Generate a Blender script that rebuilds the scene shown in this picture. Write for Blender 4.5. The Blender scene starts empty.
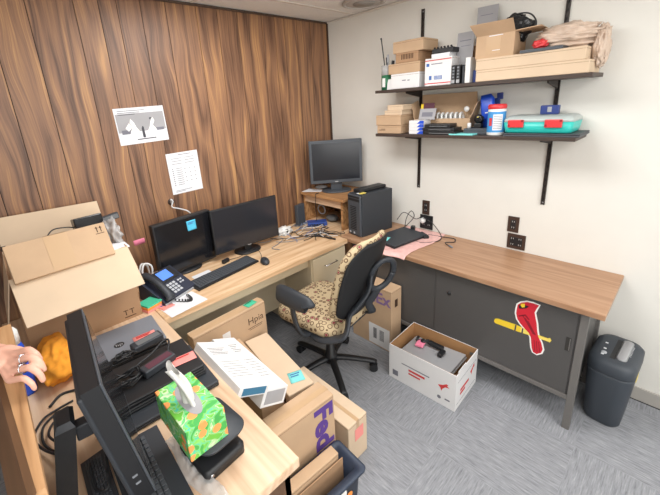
import bpy, bmesh, math, random
from mathutils import Vector, Matrix, Euler, noise
random.seed(7)
C = bpy.context.scene.collection
R = math.radians
PI = math.pi

# ------------------------------------------------------------------ materials
def lin(v):
    v /= 255.0
    return v/12.92 if v <= .04045 else ((v+.055)/1.055)**2.4
def rgb(r, g, b): return (lin(r), lin(g), lin(b), 1)
MATS = {}
def mat(name, col, rough=.6, metal=0, var=0.0, scale=(8, 8, 8), bump=0, bscale=200, alpha=1, spec=.5, col2=None, emit=0, trans=0):
    m = bpy.data.materials.new(name); m.use_nodes = True
    nt = m.node_tree; b = nt.nodes['Principled BSDF']
    b.inputs['Roughness'].default_value = rough
    b.inputs['Metallic'].default_value = metal
    b.inputs['Specular IOR Level'].default_value = spec
    b.inputs['Alpha'].default_value = alpha
    if trans: b.inputs['Transmission Weight'].default_value = trans
    c = rgb(*col)
    b.inputs['Base Color'].default_value = c
    if emit:
        b.inputs['Emission Color'].default_value = c; b.inputs['Emission Strength'].default_value = emit
    if var or col2 or bump:
        tc = nt.nodes.new('ShaderNodeTexCoord')
        mp = nt.nodes.new('ShaderNodeMapping'); mp.inputs['Scale'].default_value = scale
        nt.links.new(tc.outputs['Object'], mp.inputs['Vector'])
    if var or col2:
        n = nt.nodes.new('ShaderNodeTexNoise'); n.inputs['Detail'].default_value = 5
        n.inputs['Scale'].default_value = 1
        nt.links.new(mp.outputs['Vector'], n.inputs['Vector'])
        cr = nt.nodes.new('ShaderNodeValToRGB')
        d = rgb(*col2) if col2 else tuple(x*(1-var) for x in c[:3])+(1,)
        cr.color_ramp.elements[0].color = d; cr.color_ramp.elements[1].color = c
        cr.color_ramp.elements[0].position = .32; cr.color_ramp.elements[1].position = .66
        nt.links.new(n.outputs['Fac'], cr.inputs['Fac'])
        nt.links.new(cr.outputs['Color'], b.inputs['Base Color'])
    if bump:
        n2 = nt.nodes.new('ShaderNodeTexNoise'); n2.inputs['Scale'].default_value = bscale
        nt.links.new(tc.outputs['Object'], n2.inputs['Vector'])
        bp = nt.nodes.new('ShaderNodeBump'); bp.inputs['Strength'].default_value = bump; bp.inputs['Distance'].default_value = .004
        nt.links.new(n2.outputs['Fac'], bp.inputs['Height']); nt.links.new(bp.outputs['Normal'], b.inputs['Normal'])
    MATS[name] = m
    return m

def N(nt, t, **kw):
    n = nt.nodes.new(t)
    for k, v in kw.items(): setattr(n, k, v)
    return n
def ramp(nt, stops):
    cr = N(nt, 'ShaderNodeValToRGB'); e = cr.color_ramp.elements
    e[0].position, e[0].color = stops[0]; e[1].position, e[1].color = stops[-1]
    for p, c in stops[1:-1]:
        x = e.new(p); x.color = c
    return cr

def wood_mat(name, cols, scale, dist=.6, rough=.45, attr=False, ring=(1.6, 1.6, .35)):
    """long-grained wood: stretched noise + swirling figure"""
    m = bpy.data.materials.new(name); m.use_nodes = True
    nt = m.node_tree; L = nt.links; b = nt.nodes['Principled BSDF']; b.inputs['Roughness'].default_value = rough
    tc = N(nt, 'ShaderNodeTexCoord')
    vec = tc.outputs['Object']
    if attr:
        at = N(nt, 'ShaderNodeAttribute', attribute_name='pid')
        ad = N(nt, 'ShaderNodeVectorMath', operation='ADD')
        cb = N(nt, 'ShaderNodeCombineXYZ')
        L.new(at.outputs['Fac'], cb.inputs['Z']); L.new(at.outputs['Fac'], cb.inputs['Y'])
        L.new(vec, ad.inputs[0]); L.new(cb.outputs[0], ad.inputs[1]); vec = ad.outputs[0]
    mp = N(nt, 'ShaderNodeMapping'); mp.inputs['Scale'].default_value = scale
    L.new(vec, mp.inputs['Vector'])
    n1 = N(nt, 'ShaderNodeTexNoise'); n1.inputs['Scale'].default_value = 1; n1.inputs['Detail'].default_value = 6
    n1.inputs['Distortion'].default_value = dist
    L.new(mp.outputs[0], n1.inputs['Vector'])
    mp2 = N(nt, 'ShaderNodeMapping'); mp2.inputs['Scale'].default_value = ring
    L.new(vec, mp2.inputs['Vector'])
    n2 = N(nt, 'ShaderNodeTexNoise'); n2.inputs['Scale'].default_value = 1.6; n2.inputs['Detail'].default_value = 1.5
    L.new(mp2.outputs[0], n2.inputs['Vector'])
    mu = N(nt, 'ShaderNodeMath', operation='MULTIPLY'); mu.inputs[1].default_value = 17
    L.new(n2.outputs['Fac'], mu.inputs[0])
    fr = N(nt, 'ShaderNodeMath', operation='PINGPONG'); fr.inputs[1].default_value = 1
    L.new(mu.outputs[0], fr.inputs[0])
    mx = N(nt, 'ShaderNodeMix'); mx.inputs[0].default_value = .30 if attr else .22
    L.new(n1.outputs['Fac'], mx.inputs[2]); L.new(fr.outputs[0], mx.inputs[3])
    cr = ramp(nt, cols)
    L.new(mx.outputs[0], cr.inputs['Fac']); L.new(cr.outputs[0], b.inputs['Base Color'])
    MATS[name] = m
    return m

def panelling():
    m = bpy.data.materials.new('panel_wood'); m.use_nodes = True
    nt = m.node_tree; L = nt.links; b = nt.nodes['Principled BSDF']; b.inputs['Roughness'].default_value = .45
    tc = N(nt, 'ShaderNodeTexCoord'); at = N(nt, 'ShaderNodeAttribute', attribute_name='pid')
    cb = N(nt, 'ShaderNodeCombineXYZ'); L.new(at.outputs['Fac'], cb.inputs['Y']); L.new(at.outputs['Fac'], cb.inputs['Z'])
    ad = N(nt, 'ShaderNodeVectorMath', operation='ADD'); L.new(tc.outputs['Object'], ad.inputs[0]); L.new(cb.outputs[0], ad.inputs[1])
    def nz(vec, scale, detail=2, rough=.5):
        mp = N(nt, 'ShaderNodeMapping'); mp.inputs['Scale'].default_value = scale; L.new(vec, mp.inputs['Vector'])
        n = N(nt, 'ShaderNodeTexNoise'); n.inputs['Scale'].default_value = 1; n.inputs['Detail'].default_value = detail; n.inputs['Roughness'].default_value = rough
        L.new(mp.outputs[0], n.inputs['Vector']); return n.outputs['Fac']
    def math_(op, a, v, v2=None):
        n = N(nt, 'ShaderNodeMath', operation=op)
        for k, q in enumerate((a, v, v2)):
            if q is None: continue
            if isinstance(q, (int, float)): n.inputs[k].default_value = q
            else: L.new(q, n.inputs[k])
        return n.outputs[0]
    # gentle sideways wander of the grain
    w = math_('MULTIPLY_ADD', nz(ad.outputs[0], (3, 3, 1.1), 2), .16, -.08)
    cx = N(nt, 'ShaderNodeCombineXYZ'); L.new(w, cx.inputs['X'])
    ad2 = N(nt, 'ShaderNodeVectorMath', operation='ADD'); L.new(ad.outputs[0], ad2.inputs[0]); L.new(cx.outputs[0], ad2.inputs[1])
    v = ad2.outputs[0]
    fine = nz(v, (120, 1, 2.2), 4, .65)
    mid = nz(v, (30, 1, .8), 3)
    broad = nz(v, (8, 1, .45), 1)
    ring = math_('PINGPONG', math_('MULTIPLY', nz(v, (5.5, 1, .55), 1), 13), 1)
    f = math_('ADD', math_('MULTIPLY', fine, .38), math_('MULTIPLY', mid, .30))
    f = math_('ADD', f, math_('MULTIPLY', broad, .20)); f = math_('ADD', f, math_('MULTIPLY', ring, .12))
    cr = ramp(nt, [(.33, rgb(70, 46, 34)), (.41, rgb(104, 74, 55)), (.49, rgb(136, 99, 74)), (.56, rgb(156, 115, 82)), (.64, rgb(188, 142, 94))])
    L.new(f, cr.inputs['Fac']); L.new(cr.outputs[0], b.inputs['Base Color'])
    MATS['panel_wood'] = m
panelling()
wood_mat('oak_x', [(.22, rgb(186, 146, 108)), (.40, rgb(210, 172, 132)), (.55, rgb(222, 188, 150)), (.75, rgb(232, 204, 170))], (1.5, 34, 34), dist=.3, rough=.4, ring=(.5, 5, 5))
wood_mat('oak_y', [(.2, rgb(192, 156, 124)), (.42, rgb(212, 178, 146)), (.55, rgb(220, 188, 156)), (.75, rgb(230, 204, 176))], (34, 1.5, 34), dist=.3, rough=.4, ring=(5, .5, 5))
wood_mat('walnut_y', [(.2, rgb(146, 108, 80)), (.45, rgb(166, 127, 97)), (.6, rgb(174, 136, 106)), (.78, rgb(182, 146, 116))], (46, 2.2, 46), dist=.2, rough=.38, ring=(5, .5, 5))
wood_mat('hutch_wood', [(.25, rgb(120, 80, 48)), (.5, rgb(176, 130, 86)), (.75, rgb(200, 156, 110))], (40, 2.0, 40), dist=.2, rough=.5, ring=(5, .5, 5))
wood_mat('cap_wood', [(.25, rgb(130, 92, 60)), (.5, rgb(186, 142, 100)), (.75, rgb(210, 170, 128))], (60, 2.0, 40), dist=.2, rough=.5, ring=(5, .5, 5))
mat('dark_edge', (104, 74, 50), .5, var=.3, scale=(60, 3, 60))
mat('wall_paint', (228, 226, 219), .9, var=.02, bump=.06, bscale=120)
mat('ceil_paint', (240, 237, 232), .95, var=.04, scale=(60, 60, 60), bump=.12, bscale=150)
mat('grid_bar', (222, 214, 204), .6)
mat('base_grey', (172, 168, 162), .5)
mat('dark_trim', (78, 60, 48), .6)
mat('groove', (36, 22, 14), .8)
CB = mat('cardboard', (197, 166, 134), .85, var=.10, scale=(7, 7, 7), bump=.05, bscale=60)
mat('cardboard_pale', (216, 192, 164), .85, var=.08, scale=(6, 6, 6), bump=.05, bscale=60)
mat('cardboard_dark', (176, 140, 107), .85, var=.12, scale=(7, 7, 7))
mat('cardboard_in', (176, 132, 88), .9, var=.15, scale=(9, 9, 9))
mat('tape', (194, 162, 126), .3, spec=.6)
mat('crease', (120, 84, 52), .9)
mat('white_card', (228, 227, 227), .7, var=.03)
mat('paper', (228, 229, 233), .85)
mat('paper_grey', (166, 165, 168), .85, var=.1)
mat('ink', (70, 70, 78), .8)
mat('ink_light', (120, 120, 130), .8)
mat('ink_brown', (70, 46, 30), .8)
mat('purple', (92, 62, 140), .7)
mat('purple_pale', (132, 104, 150), .7)
mat('red_print', (206, 62, 62), .7)
mat('blue_print', (62, 104, 170), .7)
mat('note_cyan', (128, 216, 214), .8)
mat('note_blue', (84, 190, 224), .8)
mat('note_pink', (246, 140, 170), .8)
mat('note_coral', (240, 150, 142), .8)
mat('note_green', (70, 190, 150), .8)
mat('note_orange', (240, 150, 70), .8)
mat('black', (30, 31, 34), .45, spec=.5)
mat('black_matte', (24, 25, 28), .75)
mat('black_gloss', (22, 23, 27), .2)
mat('screen', (40, 42, 48), .16, spec=.5)
mat('screen_dark', (26, 27, 31), .14, spec=.5)
mat('charcoal', (50, 54, 60), .5)
mat('charcoal_soft', (62, 66, 72), .55, var=.15)
mat('slate', (72, 77, 84), .45, var=.06)
mat('laptop_grey', (126, 130, 138), .42)
mat('silver', (166, 167, 170), .35)
mat('chrome', (200, 200, 205), .22, metal=1)
mat('steel_grey', (82, 80, 79), .42, metal=.0, var=.06, scale=(3, 3, 3))
mat('steel_frame', (112, 109, 106), .4, metal=.1)
mat('steel_dark', (58, 55, 52), .5, metal=.2)
mat('shelf_brown', (66, 54, 48), .5)
mat('shelf_under', (130, 120, 112), .6)
mat('bracket', (58, 50, 46), .45, metal=.3)
mat('beige_metal', (206, 192, 164), .55)
mat('keys', (70, 74, 80), .55)
mat('key_line', (126, 130, 136), .6)
mat('keys_pale', (120, 124, 130), .6)
mat('lcd', (86, 132, 226), .3, emit=.5)
mat('btn', (190, 194, 200), .5)
mat('navy', (38, 44, 62), .5)
mat('bin_blue', (48, 58, 76), .5)
mat('shred', (62, 68, 76), .5, bump=.06, bscale=260)
mat('teal', (46, 190, 180), .35)
mat('clear_lid', (190, 200, 198), .3, alpha=.85)
mat('red_plastic', (214, 58, 62), .4)
mat('blue_plastic', (40, 84, 206), .35)
mat('blue_dark', (48, 66, 130), .45)
mat('blue_box', (46, 76, 150), .4)
mat('white_plastic', (234, 234, 232), .4)
mat('label_blue', (70, 150, 214), .5)
mat('orange_cloth', (255, 168, 52), .95, var=.2, scale=(30, 30, 30))
mat('tan_bag', (228, 204, 184), .3, alpha=.8, var=.12, scale=(20, 20, 20))
mat('clear_bag', (214, 214, 214), .2, alpha=.5)
mat('bubble_pink', (236, 188, 182), .4, var=.12, scale=(40, 40, 40))
mat('tissue', (222, 220, 216), .9, alpha=.92)
mat('skin', (226, 172, 150), .5, var=.06, scale=(40, 40, 40))
mat('nail', (236, 190, 176), .3)
mat('sleeve', (70, 74, 88), .9, var=.1)
mat('gem', (230, 232, 240), .1, metal=.9)
mat('yellow', (240, 206, 50), .5)
mat('yellow_pale', (244, 222, 110), .5)
mat('bird_red', (206, 34, 52), .5)
mat('bird_dark', (140, 18, 36), .5)
mat('decal_white', (244, 242, 238), .5)
mat('grn', (46, 110, 76), .5)
mat('grn_dark', (38, 96, 66), .5)
mat('outlet', (66, 48, 40), .5)
mat('white_cable', (226, 226, 226), .5)
mat('grey_cable', (128, 132, 140), .5)
mat('blue_cable', (116, 140, 190), .5)
mat('black_cable', (32, 33, 36), .5)
mat('plum', (92, 52, 66), .4)
mat('dust', (108, 110, 112), .6)
mat('book_blue', (62, 118, 150), .5)
mat('diffuser', (192, 186, 180), .6)
mat('diffuser_in', (158, 152, 146), .7)

def carpet():
    m = bpy.data.materials.new('carpet'); m.use_nodes = True
    nt = m.node_tree; L = nt.links; b = nt.nodes['Principled BSDF']; b.inputs['Roughness'].default_value = .95
    b.inputs['Specular IOR Level'].default_value = .15
    tc = N(nt, 'ShaderNodeTexCoord')
    outs = []
    for sc in ((12, 130, 1), (130, 12, 1)):
        mp = N(nt, 'ShaderNodeMapping'); mp.inputs['Scale'].default_value = sc
        L.new(tc.outputs['Object'], mp.inputs['Vector'])
        n = N(nt, 'ShaderNodeTexNoise'); n.inputs['Scale'].default_value = 1; n.inputs['Detail'].default_value = 4; n.inputs['Roughness'].default_value = .7
        L.new(mp.outputs[0], n.inputs['Vector']); outs.append(n)
    ck = N(nt, 'ShaderNodeTexChecker'); ck.inputs['Scale'].default_value = 2.0
    ck.inputs['Color1'].default_value = (0, 0, 0, 1); ck.inputs['Color2'].default_value = (1, 1, 1, 1)
    mp = N(nt, 'ShaderNodeMapping'); mp.inputs['Location'].default_value = (.09, .21, .013)
    L.new(tc.outputs['Object'], mp.inputs['Vector']); L.new(mp.outputs[0], ck.inputs['Vector'])
    mx = N(nt, 'ShaderNodeMix')
    L.new(ck.outputs['Color'], mx.inputs[0]); L.new(outs[0].outputs['Fac'], mx.inputs[2]); L.new(outs[1].outputs['Fac'], mx.inputs[3])
    cr = ramp(nt, [(.24, rgb(104, 106, 112)), (.44, rgb(138, 140, 145)), (.56, rgb(149, 151, 156)), (.76, rgb(174, 175, 179))])
    L.new(mx.outputs[0], cr.inputs['Fac']); L.new(cr.outputs[0], b.inputs['Base Color'])
    bp = N(nt, 'ShaderNodeBump'); bp.inputs['Strength'].default_value = .25; bp.inputs['Distance'].default_value = .004
    L.new(mx.outputs[0], bp.inputs['Height']); L.new(bp.outputs['Normal'], b.inputs['Normal'])
    MATS['carpet'] = m
carpet()

def fabric():
    """beige upholstery with rings and maroon dots"""
    m = bpy.data.materials.new('ring_fabric'); m.use_nodes = True
    nt = m.node_tree; L = nt.links; b = nt.nodes['Principled BSDF']; b.inputs['Roughness'].default_value = .9
    tc = N(nt, 'ShaderNodeTexCoord')
    v = N(nt, 'ShaderNodeTexVoronoi'); v.inputs['Scale'].default_value = 29; v.inputs['Randomness'].default_value = .4
    L.new(tc.outputs['Object'], v.inputs['Vector'])
    cr = ramp(nt, [(0, (0, 0, 0, 1)), (.30, (0, 0, 0, 1)), (.33, (1, 1, 1, 1)), (.44, (1, 1, 1, 1)), (.47, (0, 0, 0, 1)), (1, (0, 0, 0, 1))])
    L.new(v.outputs['Distance'], cr.inputs['Fac'])
    dot = N(nt, 'ShaderNodeMath', operation='LESS_THAN'); dot.inputs[1].default_value = .26
    L.new(v.outputs['Distance'], dot.inputs[0])
    sx = N(nt, 'ShaderNodeSeparateColor'); L.new(v.outputs['Color'], sx.inputs[0])
    g = N(nt, 'ShaderNodeMath', operation='GREATER_THAN'); g.inputs[1].default_value = .55; L.new(sx.outputs[0], g.inputs[0])
    mu = N(nt, 'ShaderNodeMath', operation='MULTIPLY'); L.new(dot.outputs[0], mu.inputs[0]); L.new(g.outputs[0], mu.inputs[1])
    m1 = N(nt, 'ShaderNodeMix', data_type='RGBA'); m1.inputs['A'].default_value = rgb(192, 172, 138); m1.inputs['B'].default_value = rgb(104, 80, 58)
    L.new(cr.outputs[0], m1.inputs['Factor'])
    m2 = N(nt, 'ShaderNodeMix', data_type='RGBA'); m2.inputs['B'].default_value = rgb(136, 54, 66)
    L.new(mu.outputs[0], m2.inputs['Factor']); L.new(m1.outputs['Result'], m2.inputs['A'])
    L.new(m2.outputs['Result'], b.inputs['Base Color'])
    MATS['ring_fabric'] = m
fabric()

def floral():
    m = bpy.data.materials.new('floral_card'); m.use_nodes = True
    nt = m.node_tree; L = nt.links; b = nt.nodes['Principled BSDF']; b.inputs['Roughness'].default_value = .5
    tc = N(nt, 'ShaderNodeTexCoord')
    n = N(nt, 'ShaderNodeTexNoise'); n.inputs['Scale'].default_value = 26; n.inputs['Detail'].default_value = .5; n.inputs['Distortion'].default_value = 1.2
    L.new(tc.outputs['Object'], n.inputs['Vector'])
    cr = ramp(nt, [(.36, rgb(70, 170, 80)), (.43, rgb(140, 214, 90)), (.48, rgb(70, 196, 176)), (.53, rgb(150, 216, 96)), (.58, rgb(80, 190, 110)), (.61, rgb(214, 232, 190)), (.66, rgb(110, 190, 70))])
    for e in cr.color_ramp.elements: pass
    L.new(n.outputs['Fac'], cr.inputs['Fac'])
    v = N(nt, 'ShaderNodeTexVoronoi'); v.inputs['Scale'].default_value = 24; v.inputs['Randomness'].default_value = .8
    L.new(tc.outputs['Object'], v.inputs['Vector'])
    lt = N(nt, 'ShaderNodeMath', operation='LESS_THAN'); lt.inputs[1].default_value = .36; L.new(v.outputs['Distance'], lt.inputs[0])
    sp = N(nt, 'ShaderNodeSeparateColor'); L.new(v.outputs['Color'], sp.inputs[0])
    g = N(nt, 'ShaderNodeMath', operation='GREATER_THAN'); g.inputs[1].default_value = .5; L.new(sp.outputs[0], g.inputs[0])
    mu = N(nt, 'ShaderNodeMath', operation='MULTIPLY'); L.new(lt.outputs[0], mu.inputs[0]); L.new(g.outputs[0], mu.inputs[1])
    mx = N(nt, 'ShaderNodeMix', data_type='RGBA'); mx.inputs['B'].default_value = rgb(250, 160, 90)
    L.new(mu.outputs[0], mx.inputs['Factor']); L.new(cr.outputs[0], mx.inputs['A'])
    L.new(mx.outputs['Result'], b.inputs['Base Color'])
    MATS['floral_card'] = m
floral()

# ------------------------------------------------------------------ mesh builder
class MB:
    def __init__(s):
        s.bm = bmesh.new(); s.mats = []; s.mi = 0; s.X = Matrix()
    def m(s, name):
        if name not in s.mats: s.mats.append(name)
        s.mi = s.mats.index(name); return s
    def at(s, loc=(0, 0, 0), rot=(0, 0, 0)):
        s.X = Matrix.Translation(loc) @ Euler(rot).to_matrix().to_4x4(); return s
    def _add(s, tb, smooth=False):
        bmesh.ops.transform(tb, matrix=s.X, verts=tb.verts)
        for f in tb.faces: f.material_index = s.mi; f.smooth = smooth
        me = bpy.data.meshes.new('t'); tb.to_mesh(me); tb.free(); s.bm.from_mesh(me); bpy.data.meshes.remove(me)
        return s
    def join(s, o):
        me = bpy.data.meshes.new('t'); o.bm.to_mesh(me); o.bm.free(); n = len(s.bm.faces)
        s.bm.from_mesh(me); bpy.data.meshes.remove(me); s.bm.faces.ensure_lookup_table()
        for f in s.bm.faces[n:]: s.m(o.mats[f.material_index]); f.material_index = s.mi
        return s
    def box(s, x0, x1, y0, y1, z0, z1, bev=0, seg=2, smooth=False):
        tb = bmesh.new(); bmesh.ops.create_cube(tb, size=1)
        for v in tb.verts:
            v.co = Vector(((x0+x1)/2+v.co.x*(x1-x0), (y0+y1)/2+v.co.y*(y1-y0), (z0+z1)/2+v.co.z*(z1-z0)))
        if bev: bmesh.ops.bevel(tb, geom=tb.edges[:], offset=bev, segments=seg, affect='EDGES', profile=.5)
        return s._add(tb, smooth)
    def prism(s, pts, z0, z1, bev=0):
        """polygon in XY extruded in Z"""
        tb = bmesh.new()
        a = [tb.verts.new((x, y, z0)) for x, y in pts]; b = [tb.verts.new((x, y, z1)) for x, y in pts]
        n = len(pts)
        tb.faces.new(a[::-1]); tb.faces.new(b)
        for i in range(n): tb.faces.new((a[i], a[(i+1) % n], b[(i+1) % n], b[i]))
        bmesh.ops.recalc_face_normals(tb, faces=tb.faces)
        if bev: bmesh.ops.bevel(tb, geom=tb.edges[:], offset=bev, segments=2, affect='EDGES')
        return s._add(tb)
    def hexa(s, p):
        """8 corners: 4 bottom (ccw), 4 top"""
        tb = bmesh.new(); v = [tb.verts.new(q) for q in p]
        for f in ((3, 2, 1, 0), (4, 5, 6, 7), (0, 1, 5, 4), (1, 2, 6, 5), (2, 3, 7, 6), (3, 0, 4, 7)): tb.faces.new([v[i] for i in f])
        bmesh.ops.recalc_face_normals(tb, faces=tb.faces)
        return s._add(tb)
    def loft(s, secs, seg=6, smooth=True, cap=True):
        """rounded-rect sections: (z, cx, cy, hx, hy, r)"""
        tb = bmesh.new(); rings = []
        for z, cx, cy, hx, hy, r in secs:
            r = min(r, hx*.999, hy*.999); ring = []
            for qx, qy, a0 in ((1, 1, 0), (-1, 1, 90), (-1, -1, 180), (1, -1, 270)):
                for k in range(seg+1):
                    a = R(a0+90*k/seg)
                    ring.append(tb.verts.new((cx+qx*(hx-r)+r*math.cos(a), cy+qy*(hy-r)+r*math.sin(a), z)))
            rings.append(ring)
        n = len(rings[0])
        for a, b in zip(rings, rings[1:]):
            for i in range(n): tb.faces.new((a[i], a[(i+1) % n], b[(i+1) % n], b[i]))
        if cap: tb.faces.new(rings[0][::-1]); tb.faces.new(rings[-1])
        bmesh.ops.recalc_face_normals(tb, faces=tb.faces)
        return s._add(tb, smooth)
    def lathe(s, prof, seg=24, smooth=True):
        tb = bmesh.new(); rings = []
        for r, z in prof:
            rings.append([tb.verts.new((max(r, 1e-4)*math.cos(2*PI*k/seg), max(r, 1e-4)*math.sin(2*PI*k/seg), z)) for k in range(seg)])
        for a, b in zip(rings, rings[1:]):
            for i in range(seg): tb.faces.new((a[i], a[(i+1) % seg], b[(i+1) % seg], b[i]))
        tb.faces.new(rings[0][::-1]); tb.faces.new(rings[-1])
        bmesh.ops.recalc_face_normals(tb, faces=tb.faces)
        return s._add(tb, smooth)
    def cyl(s, p, q, r, r2=None, seg=16):
        p, q = Vector(p), Vector(q); d = q-p
        X = s.X.copy(); s.X = X @ Matrix.Translation(p) @ d.to_track_quat('Z', 'Y').to_matrix().to_4x4()
        s.lathe([(r, 0), (r if r2 is None else r2, d.length)], seg, smooth=False); s.X = X
        return s
    def tube(s, pts, r, seg=7, smooth_n=5, flat=None):
        P = [Vector(p) for p in pts]
        if smooth_n > 1 and len(P) > 2:
            Q = []
            E = [P[0]*2-P[1]]+P+[P[-1]*2-P[-2]]
            for i in range(1, len(E)-2):
                for k in range(smooth_n):
                    t = k/smooth_n; a, b, c, d = E[i-1:i+3]
                    Q.append(.5*((2*b)+(c-a)*t+(2*a-5*b+4*c-d)*t*t+(3*b-a-3*c+d)*t**3))
            Q.append(P[-1]); P = Q
        tb = bmesh.new(); rings = []; up = Vector((0, 0, 1))
        n0 = None
        for i, p in enumerate(P):
            t = (P[min(i+1, len(P)-1)]-P[max(i-1, 0)])
            if t.length < 1e-7: t = Vector((1, 0, 0))
            t.normalize()
            if n0 is None: n0 = t.orthogonal() if abs(t.z) > .9 else up-t*t.dot(up)
            n0 = n0-t*n0.dot(t)
            if n0.length < 1e-6: n0 = t.orthogonal()
            n0.normalize(); bn = t.cross(n0)
            rr = r(i/(len(P)-1)) if callable(r) else r
            f = flat or (1, 1)
            rings.append([tb.verts.new(p+n0*rr*f[0]*math.cos(2*PI*k/seg)+bn*rr*f[1]*math.sin(2*PI*k/seg)) for k in range(seg)])
        for a, b in zip(rings, rings[1:]):
            for i in range(seg): tb.faces.new((a[i], a[(i+1) % seg], b[(i+1) % seg], b[i]))
        tb.faces.new(rings[0][::-1]); tb.faces.new(rings[-1])
        bmesh.ops.recalc_face_normals(tb, faces=tb.faces)
        return s._add(tb, True)
    def grid(s, fn, nu, nv, smooth=True, thick=0):
        tb = bmesh.new(); V = [[tb.verts.new(fn(i/nu, j/nv)) for j in range(nv+1)] for i in range(nu+1)]
        for i in range(nu):
            for j in range(nv): tb.faces.new((V[i][j], V[i+1][j], V[i+1][j+1], V[i][j+1]))
        bmesh.ops.recalc_face_normals(tb, faces=tb.faces)
        if thick: bmesh.ops.solidify(tb, geom=tb.faces[:], thickness=thick)
        return s._add(tb, smooth)
    def blob(s, c, rad, amp=.2, freq=3, sub=4, seed=0, zmin=None, an=(1, 1, 1)):
        tb = bmesh.new(); bmesh.ops.create_icosphere(tb, subdivisions=sub, radius=1)
        for v in tb.verts:
            n = noise.fractal(Vector((v.co.x*an[0], v.co.y*an[1], v.co.z*an[2]))*freq+Vector((seed, seed*2, seed*3)), 1, 2, 3)
            q = v.co*(1+amp*n); v.co = Vector((c[0]+q.x*rad[0], c[1]+q.y*rad[1], c[2]+q.z*rad[2]))
            if zmin is not None and v.co.z < zmin: v.co.z = zmin
        return s._add(tb, True)
    def poly(s, pts, z, t=.0004):
        """flat printed shape on local XY"""
        return s.prism(pts, z, z+t)
    def text(s, body, size, loc, rot=(0, 0, 0), ext=.0003, align='CENTER', sx=1, bold=0):
        cu = bpy.data.curves.new('t', 'FONT'); cu.body = body; cu.size = size; cu.extrude = ext; cu.align_x = align; cu.align_y = 'CENTER'
        cu.resolution_u = 3; cu.offset = bold
        o = bpy.data.objects.new('t', cu); C.objects.link(o); bpy.context.view_layer.update()
        me = bpy.data.meshes.new_from_object(o.evaluated_get(bpy.context.evaluated_depsgraph_get()))
        bpy.data.objects.remove(o); bpy.data.curves.remove(cu)
        tb = bmesh.new(); tb.from_mesh(me); bpy.data.meshes.remove(me)
        bmesh.ops.transform(tb, matrix=Matrix.Translation(loc) @ Euler(rot).to_matrix().to_4x4() @ Matrix.Diagonal((sx, 1, 1, 1)), verts=tb.verts)
        return s._add(tb)
    def build(s, name, parent=None, label=None):
        me = bpy.data.meshes.new(name); s.bm.to_mesh(me); s.bm.free()
        for n in s.mats: me.materials.append(MATS[n])
        o = bpy.data.objects.new(name, me); C.objects.link(o)
        if parent: o.parent = parent
        if label: o['label'] = label
        return o

def tag(o, label, cat, group=None, kind=None):
    o['label'] = label; o['category'] = cat
    if group: o['group'] = group
    if kind: o['kind'] = kind
    return o
def thing(name, label, cat, loc=(0, 0, 0), rot=0, group=None):
    o = bpy.data.objects.new(name, None); C.objects.link(o); o.empty_display_size = .05
    o.location = loc; o.rotation_euler = rot if isinstance(rot, tuple) else (0, 0, rot)
    return tag(o, label, cat, group)
def solo(mb, name, label, cat, loc=(0, 0, 0), rot=0, group=None):
    o = mb.build(name); o.location = loc; o.rotation_euler = rot if isinstance(rot, tuple) else (0, 0, rot)
    return tag(o, label, cat, group)
def struct(name, mb):
    o = mb.build(name); o['kind'] = 'structure'; return o
def dup(root, loc, rot, label, group=None):
    r = root.copy(); C.objects.link(r); r.location = loc; r.rotation_euler = rot if isinstance(rot, tuple) else (0, 0, rot)
    r['label'] = label
    if group: r['group'] = group
    for ch in list(root.children):
        c = ch.copy(); C.objects.link(c); c.parent = r
        for g in ch.children:
            d = g.copy(); C.objects.link(d); d.parent = c
    return r
def circ(cx, cy, rx, ry=None, n=20, a0=0, a1=360):
    ry = ry or rx
    return [(cx+rx*math.cos(R(a0+(a1-a0)*k/n)), cy+ry*math.sin(R(a0+(a1-a0)*k/n))) for k in range(n)]

# ------------------------------------------------------------------ the setting
XL, YF, H = -4.3, -4.6, 2.44
struct('floor', MB().m('carpet').box(XL, 0, YF, 0, -.1, 0))
struct('wall_right', MB().m('wall_paint').box(0, .1, YF, .1, -.1, H+.1))
struct('wall_left', MB().m('wall_paint').box(XL-.1, XL, YF, .1, -.1, H+.1))
struct('wall_front', MB().m('wall_paint').box(XL, 0, YF-.1, YF, -.1, H+.1))
mb = MB()
mb.m('groove').box(XL, 0, .006, .1, -.1, H+.1)
# panelling of uneven boards with dark grooves
gx = [-2.13, -1.919, -1.799, -1.704, -1.573, -1.422]
per = 1.219
edges = []
base = [-2.288, -2.13, -1.919, -1.799, -1.704, -1.573, -1.422, -1.22]
x = XL
edges = sorted(set([XL]+[round(b+per*k, 3) for b in base for k in (-2, -1, 0, 1) if XL+.04 < b+per*k < -.02]+[-.001]))
pid = []
mb.m('panel_wood')
for i in range(len(edges)-1):
    n0 = len(mb.bm.verts)
    mb.box(edges[i]+.0017, edges[i+1]-.0017, 0, .02, 0, H)
    pid.append((n0, len(mb.bm.verts), random.uniform(0, 40)))
o = struct('wall_back', mb)
at = o.data.attributes.new('pid', 'FLOAT', 'POINT')
for a, b, v in pid:
    for k in range(a, b): at.data[k].value = v
mb = MB().m('ceil_paint').box(XL, 0, YF, 0, H+.004, H+.1)
mb.m('grid_bar')
for y in (-.32, -.93, -1.54, -2.15, -2.76, -3.37, -3.98): mb.box(XL, 0, y-.011, y+.011, H, H+.006)
for x in (-1.25, -2.47, -3.69): mb.box(x-.011, x+.011, YF, 0, H+.0005, H+.006)
struct('ceiling', mb)
struct('trim_1', MB().m('dark_trim').box(XL, 0, -.014, -.0005, H-.012, H-.0005))
struct('trim_2', MB().m('grid_bar').box(-.014, -.0005, YF, -.015, H-.010, H-.0005))
struct('trim_3', MB().m('dark_trim').box(-.012, -.0005, -.014, -.0005, 0, H-.013))
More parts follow.
